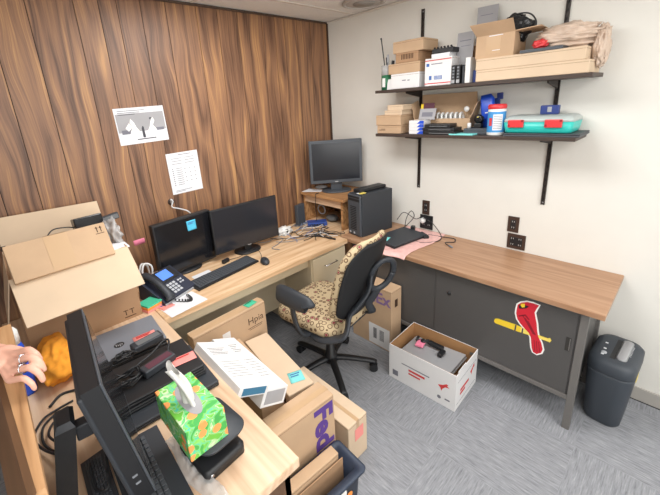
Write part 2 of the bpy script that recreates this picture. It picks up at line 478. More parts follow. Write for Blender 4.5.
struct('baseboard_right', MB().m('base_grey').box(-.012, -.0005, YF, -.02, 0, .085, .002).m('black_matte').box(-.015, -.012, YF, -.02, 0, .004))
tc = thing('ceiling_speaker', 'round pale grey grille in the ceiling above the shelves', 'vent', (-.235, -.60, H-.001))
MB().m('diffuser').lathe([(.155, 0), (.155, -.008), (.135, -.014), (.128, -.008), (.128, -.002)], 40).build('rim', tc)
MB().m('diffuser_in').lathe([(.08, -.004), (.078, -.012), (.02, -.014), (.015, -.018), (.0, -.018)], 32).m('diffuser').lathe([(.127, -.002), (.127, -.006), (.09, -.008)], 32).build('grille', tc)

# partition beside the camera
t = thing('partition', 'waist-high partition with worn wooden cap under the resting hand', 'partition', (0, 0, 0))
MB().m('base_grey').hexa([(-2.558, -1.725, 0), (-2.546, -1.725, 0), (-2.588, -1.085, 0), (-2.600, -1.085, 0), (-2.558, -1.725, 1.149), (-2.546, -1.725, 1.149), (-2.588, -1.085, 1.149), (-2.600, -1.085, 1.149)]).build('panel', t)
mb = MB().m('cap_wood')
mb.hexa([(-2.552, -1.742, 1.162), (-2.512, -1.742, 1.162), (-2.518, -1.065, 1.162), (-2.592, -1.065, 1.162), (-2.523, -1.742, 1.2), (-2.511, -1.742, 1.2), (-2.517, -1.065, 1.2), (-2.568, -1.065, 1.2)])
mb.m('dark_edge').hexa([(-2.562, -1.744, 1.150), (-2.552, -1.744, 1.150), (-2.592, -1.064, 1.150), (-2.604, -1.064, 1.150), (-2.534, -1.744, 1.201), (-2.523, -1.744, 1.201), (-2.567, -1.064, 1.201), (-2.580, -1.064, 1.201)])
mb.build('cap', t)

# ------------------------------------------------------------------ desks
DZ = .75
t = thing('desk', 'oak laminate desk running along the wood-panelled wall', 'desk', (0, 0, 0))
mb = MB().m('oak_x').prism([(-1.974, -.012), (-1.974, -.648), (-.545, -.648), (-.545, -.556), (-.012, -.556), (-.012, -.012)], DZ-.034, DZ, .002)
mb.build('desktop', t)
mb = MB().m('beige_metal').box(-1.96, -.56, -.30, -.28, .22, DZ-.035).box(-1.96, -.56, -.600, -.585, DZ-.11, DZ-.035)
mb.build('back_panel', t)
mb = MB().m('beige_metal').box(-.925, -.56, -.63, -.05, .04, DZ-.036, .004)
ped = mb.build('drawer_pedestal', t)
for z0, z1 in ((.42, .70), (.07, .40)):
    d = MB().m('beige_metal').box(-.915, -.57, -.642, -.631, z0, z1, .003).build('drawer', ped)
mb = MB().m('chrome').tube([(-.80, -.643, .62), (-.80, -.662, .62), (-.68, -.662, .62), (-.68, -.643, .62)], .004, smooth_n=1)
mb.build('drawer_handle', ped)
MB().m('dark_edge').box(-.545, -.50, -.66, -.60, 0, DZ-.036).build('end_support', t)

t = thing('desk', 'oak laminate desk piled with laptops and the tissue box', 'desk', (0, 0, 0))
MB().m('oak_y').prism([(-2.60, -.012), (-2.60, -.99), (-2.583, -.99), (-2.544, -1.715), (-1.976, -1.715), (-1.976, -.012)], DZ-.034, DZ, .002).build('desktop', t)
MB().m('beige_metal').box(-2.02, -2.0, -1.69, -.05, .1, DZ-.035).build('side_panel', t)
MB().m('dark_edge').box(-2.49, -2.0, -1.69, -1.67, 0, DZ-.035).build('end_panel', t)

# steel credenza
t = thing('credenza', 'grey steel credenza with walnut top along the cream wall', 'cabinet', (0, 0, 0))
MB().m('walnut_y').box(-.532, -.002, -2.224, -.562, DZ-.030, DZ, .003).build('worktop', t)
mb = MB().m('steel_grey').box(-.495, -.012, -2.150, -.60, .205, DZ-.031, .002)
body = mb.build('body', t)
mb = MB().m('steel_frame').box(-.505, -.490, -2.131, -.61, .185, .212, .002).box(-.503, -.490, -2.131, -.61, DZ-.048, DZ-.031)
mb.build('rail', t)
for y0, y1, dx in ((-2.122, -1.37, -.500), (-1.36, -.64, -.497)):
    d = MB().m('steel_grey').box(dx, dx+.005, y0, y1, .216, DZ-.05, .001).build('sliding_door', t)
    if y0 < -2: MB().m('steel_dark').box(dx-.0015, dx, -2.110, -2.088, .475, .555, .0006).m('steel_frame').box(dx-.003, dx-.001, -2.108, -2.104, .48, .55).build('handle', d)
    else: MB().m('black').at((dx, -1.46, .566), (0, R(-90), 0)).lathe([(.012, 0), (.012, .006), (.009, .010), (.0, .011)], 16).build('knob', d)
for y in (-2.165, -.64):
    for x in (-.505, -.055):
        MB().m('steel_frame').box(x, x+.034, y, y+.034, 0, DZ-.031, .002).build('leg', t)

# bird decal on the sliding door; local x -> -y world, local y -> up
t = thing('decal', 'red bird on a yellow bat decal on the steel cabinet', 'sticker', (-.5005, -1.90, .54), (R(90), 0, R(-90)))
def off(pts, d):
    cx = sum(p[0] for p in pts)/len(pts); cy = sum(p[1] for p in pts)/len(pts); out = []
    n = len(pts)
    for i in range(n):
        a = Vector(pts[i-1]); b = Vector(pts[i]); c = Vector(pts[(i+1) % n])
        e1 = (b-a).normalized(); e2 = (c-b).normalized()
        nn = Vector((e1.y+e2.y, -e1.x-e2.x))
        if nn.length < 1e-6: nn = Vector((e1.y, -e1.x))
        nn.normalize(); out.append((b.x+nn.x*d, b.y+nn.y*d))
    return out
bird = [(.052, .141), (.025, .142), (-.003, .139), (-.032, .123), (-.047, .105), (-.050, .075), (-.050, .048), (-.041, .017), (-.024, -.005), (-.002, -.025), (.022, -.043), (.035, -.068), (.040, -.100), (.045, -.129), (.054, -.151), (.071, -.155), (.091, -.136), (.096, -.111), (.085, -.075), (.067, -.043), (.059, -.011), (.052, .03), (.042, .067), (.036, .090), (.042, .115)]
bat = [(-.153, -.062), (-.160, -.052), (-.156, -.034), (-.141, -.026), (-.043, -.022), (.019, -.031), (.068, -.035), (.11, -.034), (.121, -.027), (.128, -.038), (.123, -.054), (.111, -.053), (.066, -.055), (.017, -.058), (-.045, -.062)]
MB().m('decal_white').poly(off(bat, .009), .0, .0005).poly(off(bird, .008), .0003, .0005).build('backing', t)
MB().m('yellow').poly(bat, .0006, .0004).m('yellow_pale').poly([(-.02, -.026), (.019, -.032), (.068, -.037), (.11, -.036), (.120, -.029), (.126, -.038), (.122, -.052), (.111, -.051), (.066, -.053), (-.02, -.058)], .0008, .0004).m('ink').poly([(-.048, -.023), (-.041, -.023), (-.043, -.061), (-.050, -.061)], .0009).poly([(-.012, -.028), (-.006, -.029), (-.006, -.059), (-.014, -.060)], .0009).build('bat', t)
mb = MB().m('bird_red').poly(bird, .0012, .0004)
mb.m('bird_dark')
for k in range(3): mb.poly([(-.020+.014*k, .050-.012*k), (-.015+.014*k, .052-.012*k), (.046+.005*k, -.040), (.042+.005*k, -.042)], .0016)
for k in range(3): mb.poly([(.050+.011*k, -.075), (.053+.011*k, -.075), (.064+.011*k, -.140), (.060+.011*k, -.140)], .0016)
mb.poly([(-.040, .040), (-.005, .062), (.018, .040), (.012, .034), (-.006, .052), (-.034, .034)], .0016)
mb.m('black').poly([(-.042, .102), (-.024, .118), (.006, .115), (-.004, .100), (-.022, .090), (-.038, .084)], .0016)
mb.m('yellow').poly([(-.034, .106), (-.030, .119), (-.014, .124), (-.012, .104), (-.024, .096)], .0019)
mb.build('bird', t)

# ------------------------------------------------------------------ hutch on the desk corner
t = thing('monitor_riser', 'wooden riser shelf on the corner of the desk under the old monitor', 'riser', (0, 0, DZ))
MB().m('hutch_wood').box(-.452, -.03, -.530, -.016, .250, .272, .002).build('top', t)
MB().m('hutch_wood').box(-.43, -.04, -.500, -.482, 0, .249).build('end_panel', t)
MB().m('hutch_wood').box(-.43, -.04, -.045, -.027, 0, .249).build('end_panel', t)
MB().m('oak_y').box(-.425, -.411, -.481, -.046, .185, .249).build('apron', t)
MB().m('dark_edge').box(-.055, -.042, -.481, -.046, .0, .249).build('back_panel', t)

def lcd_monitor(name, label, loc, rz, w, h, z0, bez=.018, th=.028, base='oval', tilt=0, mt='black', sm='screen', neck_w=.05, basew=.11, logo=True):
    t = thing(name, label, 'monitor', loc, rz)
    X = Matrix.Translation((0, 0, z0)) @ Matrix.Rotation(R(-tilt), 4, 'X')
    mb = MB(); mb.X = X; mb.m(mt).box(-w/2, w/2, -th/2, th/2, 0, h, .005)
    mb.box(-w*.33, w*.33, th/2, th/2+.028, h*.15, h*.8, .008)
    hs = mb.build('housing', t)
    mb = MB(); mb.X = X; mb.m(sm).box(-w/2+bez, w/2-bez, -th/2-.0012, -th/2+.002, bez*1.25, h-bez); mb.build('screen', t)
    if logo:
        mb = MB(); mb.X = X; mb.m('silver').box(-.014, .014, -th/2-.0008, -th/2, bez*.3, bez*.7).build('badge', t)
    mb = MB(); mb.m(mt)
    mb.box(-neck_w/2, neck_w/2, .012, .034, .012, z0+h*.35, .004); mb.build('neck', t)
    mb = MB(); mb.m(mt)
    if base == 'oval': mb.at((0, .03, 0)).loft([(0, 0, 0, basew, basew*.8, basew*.75), (.009, 0, 0, basew, basew*.8, basew*.75), (.014, 0, 0, basew*.92, basew*.72, basew*.7)], 10)
    else: mb.box(-basew, basew, -.07, .12, 0, .012, .004)
    mb.build('base', t)
    return t
lcd_monitor('computer_monitor', 'old square black monitor standing on the wooden riser', (-.252, -.278, DZ+.2725), R(-40), .455, .370, .078, bez=.024, th=.034, basew=.13, neck_w=.10, mt='slate', sm='screen')
lcd_monitor('computer_monitor', 'wide black monitor with oval foot behind the black keyboard', (-1.175, -.235, DZ+.0005), R(-3), .535, .325, .052, bez=.010, th=.02, basew=.10, mt='black', sm='screen', neck_w=.06)
m = lcd_monitor('computer_monitor', 'black screen with blue sticky note standing behind the desk phone', (-1.62, -.175, DZ+.0005), R(7), .41, .355, .018, bez=.012, th=.045, basew=.10, mt='black', sm='screen_dark', logo=False)
# blue note stuck on it
def note(label, loc, rot, w=.076, h=.076, m='note_cyan', lines=2, curl=.006, ink='blue_print', group=None):
    mb = MB().m(m).grid(lambda u, v: ((u-.5)*w, (v-.5)*h, .0006+curl*(max(0, v-.25) if v < 0 else (1-v)**2)*.8), 4, 6, thick=.0004)
    mb.m(ink)
    for k in range(lines): mb.box(-w*.36, w*(.30-.1*(k % 2)), h*(.22-.2*k), h*(.22-.2*k)+.006, .0028, .0032) if curl < .004 else mb.box(-w*.36, w*(.30-.1*(k % 2)), h*(.28-.13*k), h*(.28-.13*k)+.004, .0016+.0012*k, .0021+.0012*k)
    return solo(mb, 'sticky_note', label, 'sticky note', loc, rot, group)
RZ7 = R(7)
note('blue sticky note on the dark screen behind the phone', (-1.566, -.1945, 1.058), (R(90), 0, RZ7), .066, .066, 'note_blue')

# ------------------------------------------------------------------ PC tower
t = thing('computer_tower', 'black desktop computer tower beside the riser in the corner', 'computer', (-.445, -.570, DZ+.001), R(-9))
# local: x depth away from front, y negative to the right
MB().m('charcoal').box(.02, .345, -.150, 0, .0, .338, .004).build('case', t)
mb = MB().m('slate').box(0, .0195, -.148, -.002, .004, .334, .008, 3)
mb.m('black').box(-.0015, .002, -.142, -.008, .285, .305, .002).box(-.0015, .002, -.142, -.008, .312, .326, .001)
mb.m('black_matte')
for k in range(14): mb.box(-.001, .002, -.105, -.035, .055+.014*k, .062+.014*k)
mb.m('silver')
for y in (-.028, -.075): mb.at((-.001, y, .025), (0, R(-90), 0)).lathe([(.010, -.002), (.010, .002), (.0, .003)], 16)
mb.at()
mb.build('front_bezel', t)
MB().m('black').box(.05, .33, -.10, -.012, .3385, .366, .010, 3).build('optical_drive', t, 'black slim unit lying on the tower top')
solo(MB().m('paper').box(0, .06, -.05, 0, 0, .0015).m('note_green').box(.01, .03, -.045, -.02, .0015, .003).m('yellow_pale').box(.0, .05, -.06, -.03, .003, .006), 'paper_scrap', 'small scrap of paper on the front of the computer tower top', 'paper', (-.425, -.645, DZ+.340), R(-9))

# ------------------------------------------------------------------ keyboard and mouse
def keyboard(label, loc, rz, w=.45, d=.135, body='black', key='keys', tilt=0, palm=0):
    t = thing('keyboard', label, 'keyboard', loc, (R(tilt), 0, rz))
    MB().m(body).hexa([(-w/2, -d/2, 0), (w/2, -d/2, 0), (w/2, d/2, 0), (-w/2, d/2, 0), (-w/2, -d/2, .010), (w/2, -d/2, .010), (w/2, d/2, .020), (-w/2, d/2, .020)]).build('case', t)
    mb = MB().m(key); mb.X = Matrix.Translation((0, 0, .0155)) @ Matrix.Rotation(math.atan2(.010, d), 4, 'X')
    rows = 6; p = (d-.022-palm)/rows; n = int((w-.024)/.0195)
    for r in range(rows):
        y = -d/2+.011+palm+p*(r+.5)
        k = 0
        while k < n:
            span = 5 if (r == 0 and 3 <= k <= 3) else 1
            if True:
                x0 = -w/2+.012+k*.0195
                mb.box(x0+.0012, x0+.0195*span-.0012, y-p*.42, y+p*.42, -.001, .0055, .0012, 1)
            k += span
    mb.build('keys', t)
    return t
keyboard('black keyboard on the desk in front of the wide monitor', (-1.487, -.418, DZ+.001), R(7.5), .475, .125)
t = thing('mouse', 'black computer mouse to the right of the wall-desk keyboard', 'mouse', (-1.222, -.494, DZ+.001), R(160))
MB().m('charcoal').blob((0, 0, .010), (.030, .052, .026), 0, 1, 3, 0, 0).build('body', t)
MB().m('black').box(-.003, .003, .012, .030, .033, .037, .001).build('scroll_wheel', t)
def cable(label, pts, m='black_cable', r=.0028, group=None, name='cable', sn=5, plug=None):
    base = Vector(pts[0])
    mb = MB().m(m).tube([Vector(p)-base for p in pts], r, 7, sn)
    if plug:
        d = (Vector(pts[-1])-Vector(pts[-2])).normalized()
        e = Vector(pts[-1])-base
        mb.m(plug).tube([e-d*.004, e+d*.006, e+d*.028, e+d*.03], .0065, 8, 1)
    return solo(mb, name, label, 'cable', base, 0, group)
z = DZ+.004
cable('thin black mouse cable arching from the mouse towards the monitor foot', [(-1.215, -.445, z+.012), (-1.19, -.40, z+.03), (-1.19, -.34, z+.05), (-1.23, -.30, z+.03), (-1.28, -.28, z+.004), (-1.36, -.26, z), (-1.42, -.25, z)], r=.002)
solo(MB().m('black').box(-.028, .028, -.012, .012, 0, .026, .004), 'cable_adapter', 'small black adapter block between the two wall-desk screens', 'adapter', (-1.400, -.275, DZ+.0005), R(15))
solo(MB().m('paper').prism([(-.07, -.05), (.06, -.06), (.075, .04), (-.05, .05)], 0, .001), 'paper', 'loose white slip of paper lying beside the phone and keyboard', 'paper', (-1.605, -.335, DZ+.0005), R(10))

# ------------------------------------------------------------------ desk phone
t = thing('desk_phone', 'dark office desk phone with a blue display', 'phone', (-1.848, -.385, DZ+.0008), R(20))
W, D = .23, .205
mb = MB().m('navy').hexa([(-W/2, -D/2, 0), (W/2, -D/2, 0), (W/2, D/2, 0), (-W/2, D/2, 0), (-W/2, -D/2, .02), (W/2, -D/2, .02), (W/2, D/2-.01, .115), (-W/2, D/2-.01, .115)])
mb.m('silver').box(-W/2, W/2, -D/2-.008, -D/2, 0, .012, .002)
mb.build('body', t)
def onslope(mb, u, v):
    a = math.atan2(.095, D-.01)
    mb.X = Matrix.Translation((0, -D/2, .02)) @ Matrix.Rotation(a, 4, 'X'); return mb
L_ = math.hypot(.095, D-.01)
mb = onslope(MB(), 0, 0).m('black').box(-.035, .102, L_*.52, L_*.97, 0, .006, .003); mb.m('lcd').box(-.012, .066, L_*.60, L_*.92, .006, .0075); mb.build('display', t, 'blue lit display')
mb = onslope(MB(), 0, 0).m('btn')
for i in range(3):
    for j in range(4): mb.box(-.022+.022*i, -.006+.022*i, L_*(.08+.10*j), L_*(.15+.10*j), 0, .004, .001)
for i in range(2):
    for j in range(2): mb.box(.056+.018*i, .068+.018*i, L_*(.38-.1*j), L_*(.43-.1*j), 0, .004, .001)
mb.build('keypad', t)
mb = onslope(MB(), 0, 0).m('charcoal')
mb.tube([(-.075, L_*.00, .012), (-.075, L_*.05, .026), (-.075, L_*.25, .040), (-.075, L_*.5, .046), (-.075, L_*.75, .040), (-.075, L_*.95, .026), (-.075, L_*1.0, .012)], lambda u: .018+.010*abs(2*u-1)**2, 12, 4, (.8, 1.15))
mb.build('handset', t)
mb = MB().m('black').at((0, 0, 0))
pts = []
for k in range(60):
    a = k*1.25; u = k/59
    pts.append((-.055+.07*u+.007*math.cos(a), -.115-.075*math.sin(u*PI)*1.0-.02*u+.007*math.sin(a)*.6, .008+.006*math.sin(a)))
mb.tube(pts, .0028, 6, 2); mb.build('coiled_cord', t)
cable('white cable loops standing up behind the desk phone', [(-1.90, -.24, DZ+.004), (-1.925, -.22, .84), (-1.90, -.20, .90), (-1.86, -.20, .87), (-1.88, -.21, .80), (-1.93, -.19, .83), (-1.91, -.17, .89), (-1.87, -.15, .86), (-1.86, -.12, DZ+.005)], 'white_cable', .006)
cable('white cord coming out of the wood panelling above the desk phone', [(-1.60, -.003, 1.185), (-1.605, -.02, 1.215), (-1.598, -.03, 1.20), (-1.61, -.03, 1.165), (-1.56, -.03, 1.14), (-1.50, -.04, 1.10), (-1.47, -.05, 1.0), (-1.46, -.06, DZ+.005)], 'white_cable', .0045)
solo(MB().m('outlet').at((0, 0, 0), (R(90), 0, 0)).lathe([(.022, 0), (.022, .004), (.012, .005)], 16), 'cord_grommet', 'small brown wall hole plate where a white cord comes out', 'plate', (-1.60, -.0005, 1.195))
solo(MB().m('paper').prism([(-.11, -.08), (.11, -.10), (.12, .06), (-.09, .09)], 0, .0008), 'paper', 'white sheet under the phone cord at the desk edge', 'paper', (-1.850, -.560, DZ+.0004), R(12))
t = thing('sticky_note_pad', 'pad of teal and orange sticky notes near the desk phone', 'sticky note pad', (-1.985, -.470, DZ+.0006), R(18))
for i, (mm, dz) in enumerate((('note_coral', .014), ('note_orange', .014), ('note_green', .010))):
    z0 = sum((.014, .014, .010)[:i]); MB().m(mm).box(-.045+.002*i, .045+.002*i, -.045, .045, z0, z0+dz-.0004, .0006, 1).build('note_block', t, ('coral', 'orange', 'teal')[i]+' block of notes')
note('pink sticky note under the phone cord beside the note pad', (-1.918, -.525, DZ+.0013), R(10), .07, .07, 'note_coral', 1, .002)

# ------------------------------------------------------------------ papers on the panelling
t = thing('poster', 'landscape printed picture taped to the wood panelling', 'poster', (-1.690, -.0012, 1.712), (R(90), R(-1.5), 0))
mb = MB().m('paper').box(-.148, .148, -.108, .108, 0, .0008); mb.build('sheet', t)
mb = MB().m('paper_grey').box(-.142, .142, -.035, .075, .0009, .0011).m('ink_light').box(-.125, -.05, -.045, -.02, .0011, .0013).box(.05, .130, -.04, -.022, .0011, .0013)
mb.m('ink')
for k in range(3): mb.box(-.128, .03-.03*k, .088-.011*k+.002, .093-.011*k, .0013, .0015)
mb.m('ink').box(-.045, .070, -.086, -.080, .0013, .0015).poly([(-.008, -.075), (.008, -.075), (.006, -.01), (-.002, -.005), (-.008, -.02)], .0013)
mb.m('decal_white')
for s in (1, -1):
    mb.poly([(s*x+(0.014 if s > 0 else -.006), y) for x, y in ((.006, -.07), (.068, -.07), (.076, -.055), (.066, -.028), (.05, -.005), (.064, .022), (.056, .044), (.04, .02), (.030, -.01), (.012, -.04))][::s], .0015)
mb.poly([(-.10, -.01), (-.075, .02), (-.058, -.005), (-.085, -.03)][::-1], .0013)
mb.m('ink').poly([(.048, .03), (.062, .036), (.060, .044), (.05, .042)], .002)
mb.build('picture', t)
t = thing('notice', 'portrait printed table sheet taped to the wood panelling', 'notice', (-1.469, -.0012, 1.377), (R(90), R(-1), 0))
mb = MB().m('paper').box(-.110, .110, -.139, .139, 0, .0008).m('ink_light')
for k in range(3):
    for x0, x1 in ((-.08, -.01), (.01, .08)): mb.box(x0, x1, .10-.018*k, .103-.018*k, .0009, .0011)
for k in range(9):
    mb.box(-.085, -.078, .03-.014*k, .037-.014*k, .0009, .0011)
    mb.box(-.06, -.015, .032-.014*k, .035-.014*k, .0009, .0011)
for k in range(4):
    for x in (.0, .035, .07): mb.box(x, x+.006, .02-.028*k, .026-.028*k, .0009, .0011)
mb.box(-.085, .03, -.118, -.115, .0009, .0011).box(-.085, -.02, -.126, -.123, .0009, .0011).box(-.03, .06, .122, .126, .0009, .0011)
mb.build('sheet', t)
def flatnote(label, loc, rot, w, h, m):
    return solo(MB().m(m).grid(lambda u, v: ((u-.5)*w, (v-.5)*h, .0005+.006*(u-.3)**2), 6, 2, thick=.0005), 'sticky_note', label, 'sticky note', loc, rot)
flatnote('small pink sticky note on the wood panelling beside the open carton', (-1.848, -.0001, .981), (R(90), R(-3), 0), .068, .035, 'note_pink')

# ------------------------------------------------------------------ big open carton on the left desk
t = thing('cardboard_carton', 'large open cardboard carton on the desk against the wood wall', 'box', (0, 0, DZ+.001))
x0, x1, y0, y1, h = -2.505, -2.035, -.500, -.10, .392
c = .005
mb = MB().m('cardboard_dark').box(x0, x1, y0, y1, 0, c).box(x0, x1, y0, y0+c, c, h).box(x0, x1, y1-c, y1, c, h).box(x0, x0+c, y0+c, y1-c, c, h).box(x1-c, x1, y0+c, y1-c, c, h)
mb.m('ink_brown')
mb.text('T', .04, (x1-.075, y0-.0006, .04), (R(90), 0, 0)); mb.text('T', .04, (x1-.045, y0-.0006, .04), (R(90), 0, 0))
mb.box(x1-.085, x1-.03, y0-.0008, y0-.0001, .014, .018)
mb.build('body', t)
def flap(p0, p1, q0, q1, m='cardboard_pale', th=.004):
    a, b, cc, d = Vector(p0), Vector(p1), Vector(q1), Vector(q0)
    n = (b-a).cross(d-a).normalized()*th
    return MB().m(m).hexa([a, b, cc, d, a+n, b+n, cc+n, d+n])
flap((x0, y0-.002, h), (x1, y0-.002, h), (x0+.012, -.712, .252), (x1-.006, -.700, .256)).build('flap', t, 'front flap folded outward')
flap((x0, y1, h), (x1, y1, h), (x0+.01, y1+.055, h+.178), (x1-.004, y1+.055, h+.166)).build('flap', t, 'rear flap standing up')
flap((x0-.001, y1, h), (x0-.001, y0, h), (x0-.045, y1-.04, h-.20), (x0-.050, y0+.02, h-.21)).build('flap', t, 'left flap hanging down')
flap((x1, y0+.006, h), (x1, y1-.006, h), (x1+.035, y0+.03, h-.14), (x1+.035, y1-.03, h-.14), 'cardboard').build('flap', t)
# narrow brown box lying across its top
t = thing('cardboard_box', 'narrow taped brown box lying across the top of the open carton', 'box', (-2.297, -.478, 1.098), (R(-30), 0, R(3)))
mb = MB().m('cardboard').box(-.195, .195, -.075, 0, .0, .168, .003)
mb.m('ink_brown')
for x in (.155, .172): mb.box(x-.002, x+.002, -.0756, -.0752, .124, .146); mb.prism([(x-.006, -.0756), (x+.006, -.0756), (x+.006, -.0752), (x-.006, -.0752)], .144, .147); mb.hexa([(x-.006, -.0756, .144), (x+.006, -.0756, .144), (x+.006, -.0752, .144), (x-.006, -.0752, .144), (x-.0005, -.0756, .154), (x+.0005, -.0756, .154), (x+.0005, -.0752, .154), (x-.0005, -.0752, .154)])
mb.box(.145, .182, -.0756, -.0752, .116, .119)
mb.build('body', t)
MB().m('tape').box(-.055, .035, -.0762, -.0752, .002, .166).box(-.055, .035, -.076, .0, .1682, .1688).build('tape', t)
MB().m('charcoal').box(-.198, -.182, -.0765, -.0, .168, .1698).build('corner_tape', t, 'dark strip of tape on the corner')
t = thing('power_adapter', 'black power brick on top of the open carton behind the narrow box', 'adapter', (-2.135, -.235, 1.215), (R(-12), 0, R(7)))
MB().m('black_gloss').box(-.068, .068, -.03, .03, 0, .062, .006).build('body', t)
MB().m('black_cable').tube([(-.068, 0, .02), (-.10, 0, .03), (-.16, -.01, .035), (-.20, -.03, .0), (-.215, -.05, -.05)], .003).build('cord', t)
solo(MB().m('charcoal').box(-.05, .05, -.012, .012, 0, .034, .003).m('dust').box(-.045, .045, -.0125, -.012, .005, .029), 'bracket', 'dark bar jutting out at the right corner of the open carton', 'bracket', (-2.030, -.225, 1.222), (0, R(-6), R(8)))
def crinkle(c, rad, amp, freq, seed, m, zmin=None, sub=4): return MB().m(m).blob(c, rad, amp, freq, sub, seed, zmin)
solo(crinkle((0, 0, 0), (.045, .13, .08), .55, 2.6, 3, 'clear_bag'), 'plastic_wrap', 'crumpled clear plastic wrap at the right end of the open carton', 'plastic', (-2.055, -.30, 1.165))
solo(MB().m('paper').prism([(-.06, -.03), (.05, -.05), (.07, .02), (-.04, .05)], 0, .004), 'paper', 'white paper sticking out at the front right of the open carton', 'paper', (-2.085, -.46, 1.145), (R(8), R(6), R(20)))
# things to the left of the monitor
t = thing('spray_can', 'blue bottle with white cap behind the partition', 'bottle', (-2.548, -.735, DZ+.0008))
MB().m('blue_plastic').lathe([(.03, 0), (.031, .01), (.031, .20), (.026, .222), (.018, .23)], 20).build('bottle', t)
MB().m('white_plastic').lathe([(.027, .222), (.027, .272), (.020, .285), (.0, .287)], 20).build('cap', t)
t = crinkle((0, 0, .055), (.075, .15, .08), .30, 1.15, 5, 'orange_cloth', 0, 5)
solo(t, 'cloth', 'crumpled orange cleaning cloth behind the near monitor', 'cloth', (-2.430, -.690, DZ+.0005), R(-4))
t = thing('wipes_tub', 'white plastic jar half hidden behind the near monitor', 'jar', (-2.352, -.72, DZ+.0005))
MB().m('white_plastic').lathe([(.028, 0), (.03, .005), (.03, .07), (.027, .075)], 20).build('body', t)
MB().m('white_plastic').lathe([(.031, .0755), (.031, .09), (.0, .092)], 20).build('lid', t)

# ------------------------------------------------------------------ all-in-one near the camera
t = thing('computer_monitor', 'tall black monitor seen edge-on close to the camera', 'monitor', (-2.323, -1.359, DZ), (0, 0, R(84.4)))
# local: screen faces -y, x along width (left = near the camera is -x)
Xm = Matrix.Translation((0, 0, .080)) @ Matrix.Rotation(R(-7.8), 4, 'X')
hw, hh = .2065, .378
mb = MB(); mb.X = Xm; mb.m('black').hexa([(-hw, -.004, 0), (hw, -.004, 0), (hw, .034, .0), (-hw, .034, .0), (-hw, -.004, hh), (hw, -.004, hh), (hw, .034, hh), (-hw, .034, hh)])
mb.m('charcoal').box(-hw+.002, hw-.002, .03, .046, .02, hh-.012, .006)
mb.m('key_line')
for k in (0, 1): mb.box(-hw-.0012, -hw, .010, .022, .060+.025*k, .066+.025*k)
mb.build('housing', t)
mb = MB(); mb.X = Xm; mb.m('slate').box(-hw, hw, -.009, -.0042, 0, hh, .002); bz = mb.build('bezel', t)
mb = MB(); mb.X = Xm; mb.m('screen_dark').box(-hw+.018, hw-.018, -.0105, -.009, .03, hh-.018); mb.build('screen', t)
mb = MB(); mb.m('black').hexa([(-.100, .172, .0), (-.020, .172, .0), (-.020, .218, .0), (-.100, .218, .0), (-.092, .118, .290), (-.008, .118, .290), (-.008, .162, .290), (-.092, .162, .290)])
mb.m('charcoal').hexa([(-.092, .118, .2902), (-.008, .118, .2902), (-.008, .162, .2902), (-.092, .162, .2902), (-.080, .126, .304), (-.020, .126, .304), (-.020, .154, .304), (-.080, .154, .304)])
mb.build('stand_column', t)
mb = MB().m('charcoal').box(-.065, -.030, .065, .125, .22, .265, .004); mb.build('bracket', t)
k1 = keyboard('grey keyboard lying behind the near monitor beside its stand', (-2.440, -1.475, DZ+.001), R(-92), .44, .066, 'charcoal', 'keys')
k2 = keyboard('black keyboard in front of the near monitor', (-2.327, -1.500, DZ+.0008), R(88), .44, .150, 'charcoal', 'keys', palm=.034)
z = DZ+.005
for i, pts in enumerate(([(-2.43, -.93, z), (-2.48, -.935, z), (-2.525, -.965, z+.01), (-2.558, -1.03, z+.01), (-2.545, -1.10, z+.01), (-2.515, -1.17, z+.02), (-2.48, -1.24, z+.05)],
                         [(-2.45, -.95, z), (-2.495, -.96, z), (-2.530, -1.0, z+.005), (-2.538, -1.07, z), (-2.515, -1.14, z), (-2.49, -1.20, z+.02)],
                         [(-2.46, -.99, z), (-2.50, -1.01, z+.01), (-2.520, -1.06, z+.012), (-2.505, -1.12, z+.02), (-2.48, -1.18, z+.04)])):
    cable('black cables looping on the desk behind the stand of the near monitor', pts, 'black_cable', .004, 'cables behind the near monitor')
cable('black cable curving under the near monitor by its stand', [(-2.42, -1.20, z+.09), (-2.40, -1.30, z+.08), (-2.42, -1.42, z+.04), (-2.45, -1.40, z+.035), (-2.445, -1.33, z+.06)], 'black_cable', .004)
cable('black cord running past the orange cloth to the near monitor', [(-2.50, -.90, z), (-2.46, -.86, z), (-2.42, -.87, z), (-2.39, -.90, z+.01), (-2.38, -.95, z+.03)], 'black_cable', .005)

# ------------------------------------------------------------------ laptops on the left desk
def laptop(label, loc, rz, w, d, h, m='laptop_grey', logo=None):
    t = thing('laptop', label, 'laptop', loc, rz)
    MB().m('black').box(0, w, -d, 0, .0, h*.55, .004).m('dust').box(w*.0-.0004, w*.0+.001, -d*.8, -d*.5, h*.2, h*.4).build('base', t)
    MB().m(m).box(0, w, -d, 0, h*.56, h, .004, 3).build('lid', t)
    if logo:
        mb = MB().m('black').poly(circ(logo[0], logo[1], .021), h+.0001).m('silver').text('hp', .030, (logo[0], logo[1], h+.0007), (0, 0, 0), .0003); mb.build('round_logo', t)
    return t
